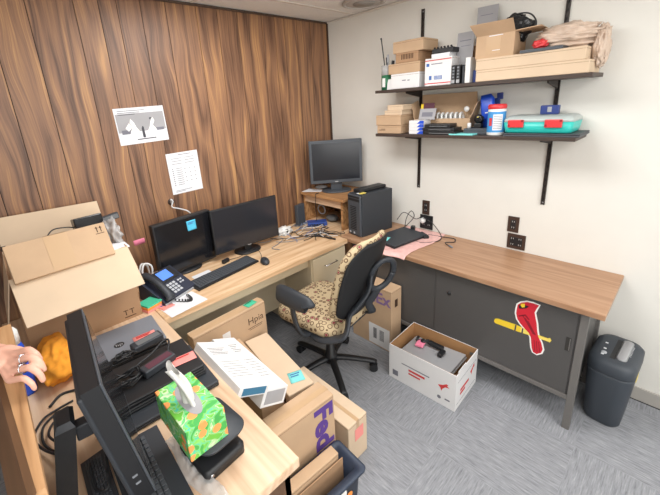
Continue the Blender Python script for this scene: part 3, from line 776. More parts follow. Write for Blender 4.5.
# origin = far-left corner of lid
zc = DZ+.001
laptop('dark laptop lowest in the desk pile with its corner sticking out right', (-2.335, -.952, zc), R(-3), .352, .30, .022, 'charcoal')
laptop('middle black laptop of the pile under the pink-noted one', (-2.345, -.952, zc+.0225), R(-2), .340, .235, .020, 'black')
laptop('closed black laptop with a pink note on top of the desk pile', (-2.350, -.945, zc+.043), R(-3), .345, .235, .022, 'black')
laptop('grey closed laptop with round logo lying by the open carton', (-2.355, -.605, zc+.0225), R(-4), .330, .245, .024, 'laptop_grey', (.150, -.155))
laptop('lower laptop under the grey one with round logo', (-2.357, -.612, zc), R(-4), .330, .245, .022, 'black')
note('pink sticky note on the grey laptop with round logo', (-2.114, -.795, zc+.0475), R(-4), .095, .052, 'note_coral', 2, .001, 'red_print')
note('pink sticky note on the black laptop by the tissue box', (-2.065, -1.105, zc+.0660), R(-8), .10, .055, 'note_coral', 1, .001, 'red_print')
def brick(label, loc, rz, m='black', strip='dust', lead=()):
    t = thing('power_adapter', label, 'adapter', loc, rz)
    MB().m(m).box(-.065, .065, -.026, .026, 0, .030, .006, 3).build('body', t)
    MB().m(strip).box(-.045, .055, -.018, .016, .0301, .0308).build('label_panel', t)
    return t
brick('black power brick on the grey laptop beside its pink note', (-2.125, -.868, zc+.0475), R(6), 'charcoal', 'dust')
brick('shiny plum-tinted power brick on the black laptop with cable coil', (-2.150, -1.075, zc+.0655), R(12), 'charcoal', 'plum')
def coil(label, c, n, rx, ry, m='black_cable', r=.0032, seed=1, zz=.0):
    rnd = random.Random(seed); pts = []
    for k in range(n*10):
        a = k*2*PI/10; f = .6+.5*rnd.random()
        pts.append((c[0]+rx*f*math.cos(a)+.012*rnd.uniform(-1, 1), c[1]+ry*f*math.sin(a), c[2]+.006+.028*rnd.random()))
    return cable(label, pts, m, r, sn=3)
coil('bundle of black charger cable piled on the grey laptop', (-2.235, -.905, zc+.047), 4, .05, .024, seed=2)
coil('tangle of black charger cable on the black laptop', (-2.265, -1.075, zc+.066), 5, .05, .04, seed=5)
cable('thick black cable arching from the plum-tinted brick over the laptops', [(-2.10, -1.045, zc+.085), (-2.07, -.99, zc+.10), (-2.09, -.975, zc+.10), (-2.15, -1.0, zc+.085), (-2.21, -1.02, zc+.080), (-2.25, -1.05, zc+.072)], 'black_cable', .0045)

# ------------------------------------------------------------------ tissue box on its stand
t = thing('docking_stand', 'black two-level stand under the tissue box', 'stand', (-2.16, -1.485, DZ+.001), R(5))
MB().m('black').loft([(0, .006, -.020, .070, .080, .015), (.030, .006, -.020, .070, .080, .015), (.036, .006, -.020, .062, .072, .013)], 5).m('chrome').at((-.045, -.1005, .018), (R(90), 0, 0)).lathe([(.006, 0), (.006, .002), (0, .002)], 12).build('base', t)
MB().m('black').loft([(.036, .0, .03, .03, .03, .01), (.082, .0, .02, .03, .03, .01)], 4).build('column', t)
MB().m('charcoal').loft([(.082, .018, -.01, .072, .092, .04), (.092, .018, -.01, .078, .098, .045), (.096, .018, -.01, .076, .096, .045)], 8).build('top_plate', t)
t = thing('tissue_box', 'green floral tissue box with a tissue pulled up', 'tissue box', (-2.183, -1.468, DZ+.0985), R(1.5))
mb = MB().m('floral_card').box(-.059, .059, -.106, .106, 0, .104, .002); mb.build('box', t)
MB().m('paper_grey').poly(circ(0, 0, .026, .075, 24), .1042, .0006).build('opening', t)
def tis(u, v):
    a = u*2*PI; r = (.014*(1-v)+.017*v)*(1+.35*math.sin(3*a+4*v)); zz = .104+.115*v+.01*math.sin(2*a)*v
    return (r*math.cos(a)*(1-.2*v)-.025*v*v, r*math.sin(a)*1.6+.03*v-.012, zz)
MB().m('tissue').grid(tis, 28, 10).build('tissue', t)
solo(MB().m('clear_bag').grid(lambda u, v: ((u-.5)*.05+.008*math.sin(9*v), (v-.5)*.32, .004+.018*abs(noise.noise(Vector((u*4, v*9, 2))))+.012*math.sin(u*PI)), 12, 40), 'plastic_sleeve', 'clear plastic sleeve on the desk beside the near keyboard', 'plastic', (-2.222, -1.53, DZ+.0004), R(3))

# ------------------------------------------------------------------ floor boxes between desk and chair
def carton(name, label, loc, rot, sx, sy, sz, m='cardboard', tape='y', seam=True, tw=.05, extra=None, ti=None):
    """box with base corner-centred on loc: x,y centred, z from 0"""
    t = thing(name, label, 'box', loc, rot)
    mb = MB().m(m).box(-sx/2, sx/2, -sy/2, sy/2, 0, sz, .0025, 1)
    if seam:
        mb.m('crease')
        if tape == 'y': mb.box(-.0008, .0008, -sy/2+.003, sy/2-.003, sz-.0004, sz+.0003)
        elif tape == 'x': mb.box(-sx/2+.003, sx/2-.003, -.0008, .0008, sz-.0004, sz+.0003)
        mb.box(-sx/2-.0003, -sx/2+.0004, -sy/2+.003, sy/2-.003, sz-.012, sz-.0108)
        mb.box(-sx/2+.003, sx/2-.003, -sy/2-.0003, -sy/2+.0004, sz-.012, sz-.0108)
    if extra: extra(mb)
    mb.build('body', t)
    if tape == 'y': MB().m('tape').box(-tw/2, tw/2, -sy/2-.0008, sy/2+.0008, sz+.0004, sz+.0010).box(-tw/2, tw/2, -sy/2-.0010, -sy/2-.0004, sz*.55, sz+.001).build('tape', t)
    elif tape == 'x': MB().m('tape').box(-sx/2-.0008, sx/2+.0008, -tw/2, tw/2, sz+.0004, sz+.0010).box(sx/2+.0004, sx/2+.0010, -tw/2, tw/2, sz*.55, sz+.001).build('tape', t)
    return t
# tall flat monitor box leaning at the wall desk
def ex(mb):
    mb.m('ink_brown').text('Hpia', .062, (.16, -.0362, .545), (R(90), 0, 0)).box(.10, .205, -.0363, -.0359, .500, .504).box(.11, .20, -.0363, -.0359, .490, .493)
    mb.m('white_card').box(-.20, -.13, -.0363, -.0359, .44, .56).box(-.07, -.02, -.0363, -.0359, .50, .56)
carton('cardboard_box', 'tall thin brown box standing under the front edge of the wall desk', (-1.648, -.700, .0005), R(2.5), .475, .072, .632, 'cardboard', 'x', extra=ex, tw=.03)
note('green sticky note on the top edge of the tall thin brown box', (-1.490, -.690, .636), R(10), .075, .05, 'note_green', 1, .001, 'grn_dark')
carton('cardboard_box', 'plain brown box on the floor holding up the boxes beside the desk', (-1.70, -1.022, .0005), R(-3), .30, .50, .34, 'cardboard_dark', 'y')
def ex2(mb):
    mb.m('ink_brown')
    for k in range(9): mb.box(-.0722, -.0718, -.22+.05*k, -.19+.05*k, .03, .06)
carton('cardboard_box', 'long flat brown box carrying a blue sticky note', (-1.557, -1.012, .3435), R(-9), .143, .515, .105, 'cardboard_pale', None, extra=ex2)
note('blue sticky note on the long flat brown box', (-1.563, -1.185, .4497), R(-22), .075, .075, 'note_cyan', 2, .001)
carton('cardboard_box', 'low brown box tucked left of the long flat box', (-1.715, -.99, .3435), R(-6), .12, .46, .165, 'cardboard', None)
# brown FedEx-printed box
def ex3(mb):
    mb.m('purple').text('FedEx', .145, (.087, -.0557, .275), (R(90), R(90), 0), .0004, sx=1.15, bold=.0055)
carton('parcel_box', 'brown courier box with large purple lettering standing beside the desk', (-1.702, -1.372, .0005), R(-3.5), .315, .109, .497, 'cardboard', 'x', extra=ex3, tw=.03)
def ex4(mb):
    mb.m('note_coral').box(-.035, .035, -.2432, -.2425, .13, .205)
carton('cardboard_box', 'long brown box on the carpet with pink paper on its end', (-1.408, -1.212, .0005), R(0), .142, .485, .247, 'cardboard_pale', 'y', tw=.02)
solo(MB().m('note_coral').box(-.032, .032, -.0004, .0004, -.036, .036), 'sticky_note', 'pink paper square stuck on the end of the long floor box', 'sticky note', (-1.400, -1.4559, .165), (0, 0, 0))
# white-topped packages leaning on the desk edge
def pack(name, label, P, ux, uy, lx, ly, th, blue):
    """P = upper-left far corner; ux,uy = directions on its face"""
    ux, uy = Vector(ux).normalized(), Vector(uy).normalized(); nz = ux.cross(uy).normalized(); uy = nz.cross(ux)
    t = thing(name, label, 'package', P)
    t.rotation_euler = Matrix((ux, uy, nz)).transposed().to_euler()
    bd = MB().m('white_card').box(0, lx, -ly, 0, -th, 0, .002)
    mb = MB().m('ink')
    for k in range(5): mb.box(lx*.15, lx*(.75-.08*(k % 3)), -ly*(.16+.035*k)-.003, -ly*(.16+.035*k), 0, .0004)
    for k in range(7): mb.box(lx*(.12+.05*(k % 2)), lx*.8, -ly*(.48+.05*k)-.002, -ly*(.48+.05*k), 0, .0004)
    bd.join(mb); bd.build('body', t)
    MB().m(blue).box(lx*.12, lx*.9, -ly-.0008, -ly+.0002, -th*.85, -th*.12).build('end_label', t)
pack('boxed_package', 'white printed package with blue end leaning on the desk edge', (-1.955, -.985, .775), (.13, .0, -.07), (.0, 1, .03), .148, .375, .040, 'book_blue')
pack('boxed_package', 'white printed package with grey end leaning behind the blue-ended one', (-1.835, -.875, .668), (.13, .0, -.06), (.0, 1, .03), .130, .46, .080, 'paper_grey')
# blue recycling bin
t = thing('recycling_bin', 'dark blue plastic bin on the floor at the desk corner', 'bin', (-1.768, -1.532, .0008), R(-4))
def shell(mb, secs_out, secs_in): return mb.loft(secs_out+secs_in, 6, True, False)
mb = MB().m('bin_blue')
mb.loft([(0, 0, -.0, .17, .060, .02), (.006, 0, 0, .175, .064, .02), (.235, 0, 0, .19, .078, .025), (.236, 0, 0, .208, .092, .02), (.250, 0, 0, .210, .094, .02), (.252, 0, 0, .204, .088, .02), (.245, 0, .010, .180, .066, .02), (.02, 0, .004, .165, .055, .02)], 6, True, True)
mb.build('body', t)
mb = MB().m('decal_white').poly(circ(.07, 0, .03), 0).m('note_orange').poly(circ(.115, -.03, .018), 0)
for v in mb.bm.verts: v.co = Vector((v.co.x, -.0765-(v.co.z*1.0), .19+v.co.y))
mb.build('printed_mark', t)
carton('cardboard_box', 'small flat brown box standing inside the dark blue bin', (-1.768, -1.492, .030), R(-4), .29, .050, .262, 'cardboard', None)
solo(MB().m('cardboard_dark').box(-.155, .155, -.002, .002, 0, .235), 'cardboard_sheet', 'loose cardboard sheet in the dark blue bin', 'cardboard', (-1.768, -1.528, .030), R(-4))

# ------------------------------------------------------------------ right floor: courier box, white carton, shredder
def ex5(mb):
    mb.m('purple').text('F', .125, (-.0615, .140, .41), (R(90), 0, R(-90)), .0004, bold=.003)
    mb.m('purple_pale').text('edEx', .125, (-.0617, -.045, .41), (R(90), 0, R(-90)), .0003, bold=.003)
    mb.m('purple').text('FedEx', .045, (.0, -.03, .4964), (0, 0, R(-80)), .0003)
    mb.m('white_card').box(-.0615, -.0610, -.165, .02, .01, .18)
    mb.m('ink')
    for a, b in ((-.085, -.045), (-.02, .01)):
        for k in range(5): mb.box(-.0620, -.0615, a-.03+(b-a)*k/5, a-.03+(b-a)*k/5+.004, .06, .15)
    mb.m('ink_brown').box(-.02, .015, -.1806, -.1800, .36, .42)
carton('parcel_box', 'brown courier box with purple outline letters and white shipping label', (-.574, -.938, .0008), R(0), .122, .360, .497, 'cardboard', None, extra=ex5)
t = thing('cardboard_carton', 'white open carton with red bird print on the carpet', 'box', (-.660, -1.449, .0008), R(2))
hx, hy, h, c = .155, .222, .25, .005
mb = MB().m('white_card')
mb.box(-hx, -hx+c, -hy, hy, 0, h).box(hx-c, hx, -hy, hy, 0, h).box(-hx+c, hx-c, hy-c, hy, 0, h).box(-hx+c, hx-c, -hy, -hy+c, 0, h).box(-hx+c, hx-c, -hy+c, hy-c, 0, c)
mb.m('cardboard_in')
mb.box(-hx+c, -hx+c+.001, -hy+c, hy-c, c, h+.0005).box(hx-c-.001, hx-c, -hy+c, hy-c, c, h+.0005).box(-hx+c, hx-c, hy-c-.001, hy-c, c, h+.0005).box(-hx+c, hx-c, -hy+c, -hy+c+.001, c, h-.0005)
cart = mb
birdp = [(0, 0), (.03, .012), (.05, .03), (.062, .028), (.056, .018), (.07, .010), (.045, .004), (.03, -.014), (.022, -.034), (.016, -.016)]
mb = MB().m('red_print')
# side print facing -x : local (u,v)->( -hx, -u, v)
tb0 = len(mb.bm.verts)
mb.poly([(-.185+1.0*x*-1+.07, .135+y) for x, y in birdp][::-1], 0)
mb.poly([(-.03, .115), (.08, .115), (.08, .130), (-.03, .130)], 0).poly([(.0, .092), (.08, .092), (.08, .104), (.0, .104)], 0)
mb.m('ink_light').poly([(-.06, .145), (.13, .145), (.13, .152), (-.06, .152)], 0).poly([(.155, .03), (.195, .03), (.195, .07), (.155, .07)], 0).poly(circ(-.125, .05, .012), 0).poly([(-.19, .05), (-.16, .05), (-.16, .06), (-.19, .06)], 0)
for v in mb.bm.verts: v.co = Vector((-hx-.0002-v.co.z, v.co.x, v.co.y))
cart.join(mb)
mb = MB().m('red_print').poly([(x*1.0+.075-.03, .15+y) for x, y in birdp], 0).poly([(-.09, .10), (.03, .10), (.03, .118), (-.09, .118)], 0).poly([(-.09, .075), (-.02, .075), (-.02, .092), (-.09, .092)], 0)
mb.m('ink_light').poly([(-.135, .035), (.135, .035), (.135, .037), (-.135, .037)], 0).poly([(-.135, .19), (.135, .19), (.135, .192), (-.135, .192)], 0)
for v in mb.bm.verts: v.co = Vector((v.co.x, -hy-.0002-v.co.z, v.co.y))
cart.join(mb); cart.build('body', t)
MB().m('cardboard_in').box(-.09, .10, -hy+.007, -hy+.010, .0, .235).m('white_card').box(-.13, -.03, -hy-.0005, -hy+.003, h-.03, h+.018).build('end_flap', t)
solo(MB().m('silver').box(-.13, .12, -.185, .17, 0, .012, .004).box(-.125, .115, -.18, .165, .012, .03, .003), 'laptop', 'silver closed laptop lying in the white open carton', 'laptop', (-.655, -1.435, .163), (R(-4), R(3), R(2)))
solo(MB().m('cardboard_in').box(-.12, .12, -.17, .17, 0, .14), 'box', 'brown packing block under the silver laptop in the white carton', 'box', (-.655, -1.44, .0075), R(2))
solo(MB().m('note_pink').box(-.035, .035, -.026, .026, 0, .016, .004), 'packet', 'pink wrapped packet on the silver laptop in the carton', 'packet', (-.635, -1.350, .2000), (R(-4), 0, R(10)))
t = thing('cable_bundle', 'bundled black adapter cable on the silver laptop in the carton', 'cable', (-.600, -1.44, .2035), R(0))
MB().m('black').box(-.016, .016, -.05, .05, 0, .026, .006).build('adapter', t)
pts = [(-.01+.02*math.sin(k*1.9), .05+.012*k+.006*math.cos(k*2.3), .012+.008*math.sin(k)) for k in range(8)]
MB().m('black_cable').tube([(0, .05, .012)]+pts, .009, 8, 4).build('cord', t)
MB().m('black').box(-.075, -.012, -.075, -.045, 0, .024, .006).build('plug', t)

t = thing('paper_shredder', 'dark grey paper shredder with wipe-clean lid beside the steel cabinet', 'shredder', (-.215, -2.272, .0008), R(-3))
mb = MB().m('shred').loft([(0, 0, 0, .120, .074, .05), (.012, 0, 0, .128, .080, .055), (.32, 0, 0, .155, .099, .062), (.330, 0, 0, .155, .099, .062)], 8); mb.build('bin', t)
mb = MB().m('shred').loft([(.3305, 0, 0, .154, .098, .062), (.334, 0, 0, .157, .101, .065), (.388, 0, 0, .155, .100, .065), (.404, 0, 0, .142, .088, .06), (.409, 0, 0, .120, .068, .05)], 8)
head = mb
slot = MB().m('black').box(-.105, .10, -.010, .014, .403, .4095).m('silver').loft([(.4092, .01, -.030, .11, .024, .02), (.416, .01, -.030, .100, .016, .014)], 6)
mb = MB().m('btn').loft([(.4092, -.075, .042, .014, .012, .01), (.412, -.075, .042, .012, .010, .009)], 6).m('paper')
for k in range(8): mb.box(-.03+.014*k, -.026+.014*k, -.060, -.048, .4090, .4096)
for x, y in ((-.10, .045), (-.04, .046), (.02, .05)): mb.box(x, x+.012, y-.006, y+.006, .4085, .4095)
mb.m('note_orange').box(.158, .1585, -.01, .02, .2, .25)
head.join(mb); hd = head.build('shredder_head', t); slot.build('paper_slot', hd)
MB().m('yellow_pale').box(.02, .06, -.0975, -.0945, .24, .30).build('warning_label', t)

# ------------------------------------------------------------------ laptop on pink bubble wrap on the credenza, cables, outlets
solo(MB().m('bubble_pink').grid(lambda u, v: (-.572+.552*u+.010*math.sin(9*v)*(1-u), -.84-.33*v+.012*math.sin(7*u)-.02*u, DZ+.0035+.0022*math.sin(40*u)*math.sin(28*v)+(-.020*max(0, (.05-u))*20 if u < .05 else 0)), 60, 36, thick=.001), 'bubble_wrap', 'pink bubble wrap sheet under the laptop on the walnut top', 'bubble wrap', (0, 0, .001))
t = thing('laptop', 'closed black laptop with teal note on pink bubble wrap', 'laptop', (-.462, -.815, DZ+.0085), R(-9))
MB().m('black').box(0, .355, -.235, 0, 0, .010, .003).build('base', t)
MB().m('charcoal').box(0, .355, -.235, 0, .0105, .020, .004).build('lid', t)
note('teal sticky note on the laptop on pink bubble wrap', (-.425, -.905, DZ+.0295), R(15), .076, .076, 'note_cyan', 0, .002)
z = DZ+.004
cable('black cord arching up behind the computer tower by the laptop', [(-.08, -.86, z), (-.06, -.865, .84), (-.05, -.90, .90), (-.055, -.93, .86), (-.10, -.90, .80), (-.14, -.88, z+.02)], 'black_cable', .003)
cable('black cord looping from the tower to the white outlet plug', [(-.10, -.80, .82), (-.06, -.84, .88), (-.05, -.94, .84), (-.045, -1.0, .875), (-.03, -1.005, .845)], 'black_cable', .0028)
cable('black charger cord hanging from the outlet to the walnut top', [(-.025, -1.02, .85), (-.05, -1.08, .84), (-.07, -1.15, .79), (-.10, -1.19, z), (-.18, -1.20, z), (-.27, -1.13, z), (-.26, -1.07, z), (-.19, -1.05, z+.006)], 'black_cable', .003)
cable('black cord end with plug lying at the back of the walnut top', [(-.10, -1.08, z), (-.08, -1.18, z), (-.06, -1.27, z), (-.12, -1.30, z), (-.17, -1.26, z+.004), (-.20, -1.28, z+.004), (-.215, -1.31, z+.004)], 'black_cable', .003, plug='grey_cable')
t = thing('power_adapter', 'black charger brick on the walnut top below the outlet', 'adapter', (-.16, -1.075, DZ+.0008), R(60))
MB().m('black').box(-.05, .05, -.022, .022, 0, .026, .006).build('body', t)
solo(MB().m('black').box(-.02, .02, -.016, .016, 0, .05, .005), 'power_adapter', 'small upright black plug block beside the laptop on bubble wrap', 'adapter', (-.11, -.955, DZ+.0008), R(20))
def outlet(label, y, z, w=.070, h=.114, duplex=True, m='outlet'):
    t = thing('outlet_plate', label, 'outlet', (-.0005, y, z), (0, 0, 0))
    MB().m(m).box(-.006, 0, -w/2, w/2, -h/2, h/2, .002).build('plate', t)
    n = max(1, round(w/.07))
    mb = MB().m('black').box(-.0075, -.006, -w/2+.018, w/2-.018, -h/2+.022, h/2-.022)
    mb.m('white_plastic')
    for i in range(n):
        y0 = (i-(n-1)/2)*.046
        for s in (1, -1):
            for d in (-.006, .006): mb.box(-.0082, -.0075, y0+d-.001, y0+d+.001, s*.02-.005, s*.02+.005)
    mb.build('sockets', t)
    return t
outlet('brown upper outlet plate beside the big shelf standard', -1.637, .918+.01, .068, .108)
outlet('wide brown double outlet plate just above the walnut top', -1.665, .812, .11, .104)
outlet('brown outlet plate above the laptop on bubble wrap', -1.002, .935, .062, .115)
outlet('black outlet plate with a white plug behind the laptop', -1.010, .815, .11, .115, m='black')
t = thing('plug', 'white plug adapter in the black outlet behind the laptop', 'plug', (-.0088, -.985, .828), (0, R(-90), 0))
MB().m('white_plastic').lathe([(.022, 0), (.022, .018), (.016, .026), (.0, .027)], 16).build('body', t)

# ------------------------------------------------------------------ wall desk corner clutter
t = thing('network_box', 'small upright grey network box in front of the riser leg', 'router', (-.535, -.085, DZ+.0008), R(10))
MB().m('slate').box(-.05, .05, -.018, .018, 0, .185, .005).build('body', t)
MB().m('yellow_pale').box(.052, .054, -.006, .010, .03, .10).m('slate').box(-.06, .052, -.03, .03, 0, .008, .003).build('foot', t)
t = thing('network_switch', 'flat blue network switch among the cables under the riser', 'router', (-.455, -.215, DZ+.0008), R(-40))
MB().m('blue_box').box(-.085, .085, -.045, .045, 0, .034, .003).build('body', t)
mb = MB().m('black')
for k in range(5): mb.box(-.06+.025*k, -.042+.025*k, -.0462, -.045, .008, .022)
mb.build('ports', t)
solo(MB().m('white_plastic').blob((0, 0, .026), (.07, .05, .034), .5, 3, 4, 9, 0).m('black').box(-.02, .0, -.045, -.03, .02, .05), 'cable_nest', 'nest of white plugs and cables beside the wide monitor', 'cables', (-.78, -.16, DZ+.0006), R(10))
solo(MB().m('paper').prism([(-.09, -.05), (.08, -.04), (.10, .04), (-.06, .06)], 0, .003).prism([(-.05, -.06), (.05, -.05), (.06, .02), (-.04, .02)], .0032, .006), 'paper', 'loose papers at the left end of the wooden riser', 'paper', (-.36, -.085, DZ+.2725), R(-60))
solo(MB().m('silver').blob((0, 0, .008), (.055, .035, .018), .3, 3, 3, 4, 0), 'headset', 'silver cable bundle beside the old monitor base on the riser', 'cables', (-.245, -.075, DZ+.2725), R(-50))
t = thing('headphones', 'grey ring-shaped object under the riser front', 'headphones', (-.33, -.15, DZ+.05))
MB().m('paper_grey').tube([(.0, .045*math.cos(k*PI/8), .05+.04*math.sin(k*PI/8)) for k in range(17)], .006, 8, 2).build('ring', t)
MB().m('dust').blob((.03, -.10, -.018), (.05, .06, .03), .2, 2, 3, 1).build('ear_cup', t)
z = DZ+.004
G = 'cables tangled on the desk in front of the riser'
rnd = random.Random(11)
cl = 'thin cable of the tangle on the desk in front of the riser'
for i in range(20):
    m_ = ['black_cable', 'grey_cable', 'blue_cable', 'black_cable', 'white_cable', 'black_cable'][i % 6]
    x = rnd.uniform(-.95, -.6); y = rnd.uniform(-.42, -.12); pts = []
    a = rnd.uniform(-.6, .8)
    for k in range(9):
        pts.append((min(max(x, -1.05), -.46), min(max(y, -.56), -.07), z+rnd.random()*.014)); a += rnd.uniform(-.8, .8)
        x += .065*math.cos(a); y += .055*math.sin(a)
        if x > -.47 or x < -1.04: a = PI-a
        if y < -.55 or y > -.08: a = -a
    cable(cl, pts, m_, .0026, G)
cable('short black cable end with plug hanging near the desk front edge', [(-.72, -.34, z), (-.665, -.42, z+.003), (-.63, -.50, z+.003), (-.622, -.56, z+.004)], 'black_cable', .0045, plug='black')
cable('black cord trailing over the riser front edge', [(-.40, -.20, DZ+.278), (-.455, -.22, DZ+.279), (-.462, -.222, DZ+.24), (-.458, -.21, DZ+.14), (-.44, -.20, DZ+.06), (-.50, -.22, z)], 'black_cable', .003)
cable('grey cable running along the back of the desk by the monitor foot', [(-1.05, -.15, z), (-.98, -.20, z), (-.90, -.18, z), (-.86, -.24, z), (-.95, -.30, z), (-1.04, -.33, z), (-1.02, -.40, z)], 'grey_cable', .0026)
cable('black cable beside the oval monitor foot', [(-1.06, -.10, z), (-1.0, -.12, z), (-.93, -.10, z), (-.88, -.14, z), (-.83, -.12, z)], 'black_cable', .003)

# ------------------------------------------------------------------ office chair
t = thing('office_chair', 'office swivel chair with ringed beige fabric and dark plastic back', 'chair', (-1.040, -.905, 0), R(7))
hub = .10
for k in range(5):
    a = R(16+72*k)
    d = Vector((math.cos(a), math.sin(a), 0))
    leg = MB().m('black').tube([d*.02+Vector((0, 0, hub)), d*.12+Vector((0, 0, hub-.004)), d*.29+Vector((0, 0, .072)), d*.30+Vector((0, 0, .060))], lambda u: .026-.009*u, 8, 3, (.75, 1))
    lo = leg.build('base_arm', t)
    s = Vector((-d.y, d.x, 0)); e = d*.29
    mb = MB().m('black_matte')
    for q in (-1, 1): mb.cyl(e+s*(.008*q)+Vector((0, 0, .0285)), e+s*(.026*q)+Vector((0, 0, .0285)), .0275, seg=18)
    mb.cyl(e+Vector((0, 0, .03)), e+Vector((0, 0, .07)), .008, seg=8)
    mb.build('caster', t)
MB().m('black').lathe([(.045, .075), (.045, .125), (.03, .14), (.028, .26), (.020, .265), (.020, .40), (.035, .405), (.035, .42)], 20).build('gas_column', t)
MB().m('black').box(-.09, .09, -.13, .10, .40, .43, .008).build('tilt_mechanism', t)
MB().m('black').tube([(.09, .02, .415), (.2, .03, .405), (.235, .03, .405)], .006, 8, 2).build('lever', t)
mb = MB().m('charcoal').loft([(.430, 0, .03, .19, .19, .08), (.440, 0, .03, .235, .235, .10), (.462, 0, .03, .243, .245, .10)], 8); mb.build('seat_shell', t)
mb = MB().m('ring_fabric').loft([(.4625, 0, .03, .243, .245, .10), (.480, 0, .03, .250, .252, .11), (.510, 0, .03, .246, .246, .11), (.528, 0, .03, .225, .225, .10), (.534, 0, .03, .17, .17, .08)], 8); mb.build('seat', t)
# backrest: local plane, leaning back
def bk(s_, w, o):
    """s_ sideways -1..1, w 0..1 up, o outward (behind)"""
    half = .200+.03*math.sin(PI*min(1, w*1.0))-.05*max(0, w-.75)*2
    zz = .535+.525*w
    curve = .045*(s_*s_)
    return Vector((s_*half, -.215-.150*w*(.6+.4*w)+curve*1.0-o, zz))
def pad(o0, o1, m, inset=0):
    mb = MB().m(m); nu, nv = 22, 22
    def edge(u, v):
        # squircle-like rounded outline
        s_ = (u-.5)*2; w = v
        lim = 1.0
        if v > .78: lim = math.sqrt(max(.02, 1-((v-.78)/.22)**2*.62))
        if v < .16: lim = math.sqrt(max(.02, 1-((.16-v)/.16)**2*.62))
        return s_*lim*(1-inset), inset/2+w*(1-inset)
    tb = bmesh.new()
    def vv(o, i, j):
        s_, w = edge(i/nu, j/nv); return bk(s_, w, o)
    F = [[tb.verts.new(vv(o0 if 0 < i < nu and 0 < j < nv else o0*.6+o1*.4, i, j)) for j in range(nv+1)] for i in range(nu+1)]
    B = [[tb.verts.new(vv(o1 if 0 < i < nu and 0 < j < nv else o1*.6+o0*.4, i, j)) for j in range(nv+1)] for i in range(nu+1)]
    for G_ in (F, B):
        for i in range(nu):
            for j in range(nv): tb.faces.new((G_[i][j], G_[i+1][j], G_[i+1][j+1], G_[i][j+1]))
    for i in range(nu):
        tb.faces.new((F[i][0], F[i+1][0], B[i+1][0], B[i][0])); tb.faces.new((F[i][nv], F[i+1][nv], B[i+1][nv], B[i][nv]))
        tb.faces.new((F[0][i], F[0][i+1], B[0][i+1], B[0][i])); tb.faces.new((F[nu][i], F[nu][i+1], B[nu][i+1], B[nu][i]))
    bmesh.ops.recalc_face_normals(tb, faces=tb.faces)
    return mb._add(tb, True)
pad(-.030, .022, 'ring_fabric').build('backrest', t)
pad(.0225, .034, 'black_matte', .05).build('back_shell', t)
def bq(s_, w, o=.052): return bk(s_, w, o)
rc = bq(.34, .49, .085); up_ = (bq(.6, .7)-bq(.6, .3)).normalized(); sd = Vector((.86, -.50, 0))
mb = MB().m('charcoal')
mb.tube([Vector((-.20, -.05, .435)), Vector((-.23, -.16, .45)), Vector((-.20, -.27, .50)), bq(-.62, .10), bq(-.36, .22, .06), bq(-.12, .36, .07), rc-sd*.075+up_*.02], lambda u: .044-.016*u, 10, 5, (.40, 1.2))
mb.tube([rc+sd*.075*math.cos(2*PI*k/14)+up_*.105*math.sin(2*PI*k/14) for k in range(15)], .020, 8, 3, (.7, 1))
mb.tube([rc-up_*.10, bq(.34, .20, .07), bq(.30, .08), Vector((.10, -.27, .50)), Vector((.12, -.16, .45)), Vector((.10, -.05, .43))], lambda u: .022, 10, 4, (.45, 1.2))
mb.build('back_frame', t)
# left armrest (in the picture), and its twin
for s in (-1, 1):
    if s > 0: continue
    ar = MB().m('charcoal').tube([(s*.29, -.09, .672), (s*.29, -.08, .678), (s*.29, .02, .682), (s*.28, .12, .680), (s*.27, .165, .677), (s*.27, .175, .674)], lambda u: .022+.036*math.sin(PI*min(1, max(0, .12+.76*u))), 12, 4, (.45, 1)).build('armrest', t)
    MB().m('charcoal').tube([(s*.20, -.02, .442), (s*.27, -.02, .45), (s*.298, .0, .50), (s*.294, .03, .58), (s*.288, .04, .662)], lambda u: .030-.004*u, 10, 4, (.5, 1.1)).build('arm_post', ar)

# ------------------------------------------------------------------ wall shelving
def standard(label, y, z0, z1):
    t = thing('shelf_standard', label, 'shelf rail', (-.0005, y, z0))
    mb = MB().m('bracket').box(-.011, 0, -.010, -.007, 0, z1-z0).box(-.011, 0, .007, .010, 0, z1-z0).box(-.003, 0, -.007, .007, 0, z1-z0)
    mb.m('black_matte')
    k = .03
    while k < z1-z0-.02: mb.box(-.0034, -.003, -.003, .003, k, k+.015); k += .04
    mb.build('rail', t)
    MB().m('silver').box(-.0045, -.003, -.004, .004, .01, .018).box(-.0045, -.003, -.004, .004, z1-z0-.02, z1-z0-.012).build('screw', t)
    return t
standard('slim dark shelf rail at the left end of the wall shelves', -.934, 1.09, 2.352)
standard('slim dark shelf rail at the right end of the wall shelves', -1.788, 1.09, 2.40)
for z_, nm in ((1.812, 'upper'), (1.505, 'lower')):
    t = thing('wall_shelf', nm+' dark brown wall shelf loaded with boxes' if nm == 'upper' else 'lower dark brown wall shelf with the teal toolbox', 'shelf', (0, 0, z_))
    MB().m('shelf_brown').box(-.262, -.016, -1.985 if nm == 'upper' else -1.955, -.712, .004, .024, .002).build('board', t)
    for y in (-.934, -1.788):
        mb = MB().m('bracket')
        mb.hexa([(-.20, y-.004, -.010), (-.0135, y-.004, -.040), (-.0135, y+.004, -.040), (-.20, y+.004, -.010), (-.205, y-.004, .0035), (-.0135, y-.004, .0035), (-.0135, y+.004, .0035), (-.205, y+.004, .0035)])
        mb.build('bracket', t)
U, LO = 1.8368, 1.5298
def sbox(label, y0, y1, z0, z1, xf=-.235, dep=.19, m='cardboard', rz=0, tape='x', extra=None, name='cardboard_box', tw=.04):
    # front faces -x ; local x = depth
    return carton(name, label, (xf+dep/2, (y0+y1)/2, z0), rz, dep, abs(y0-y1), z1-z0, m, tape, extra=extra, tw=tw)
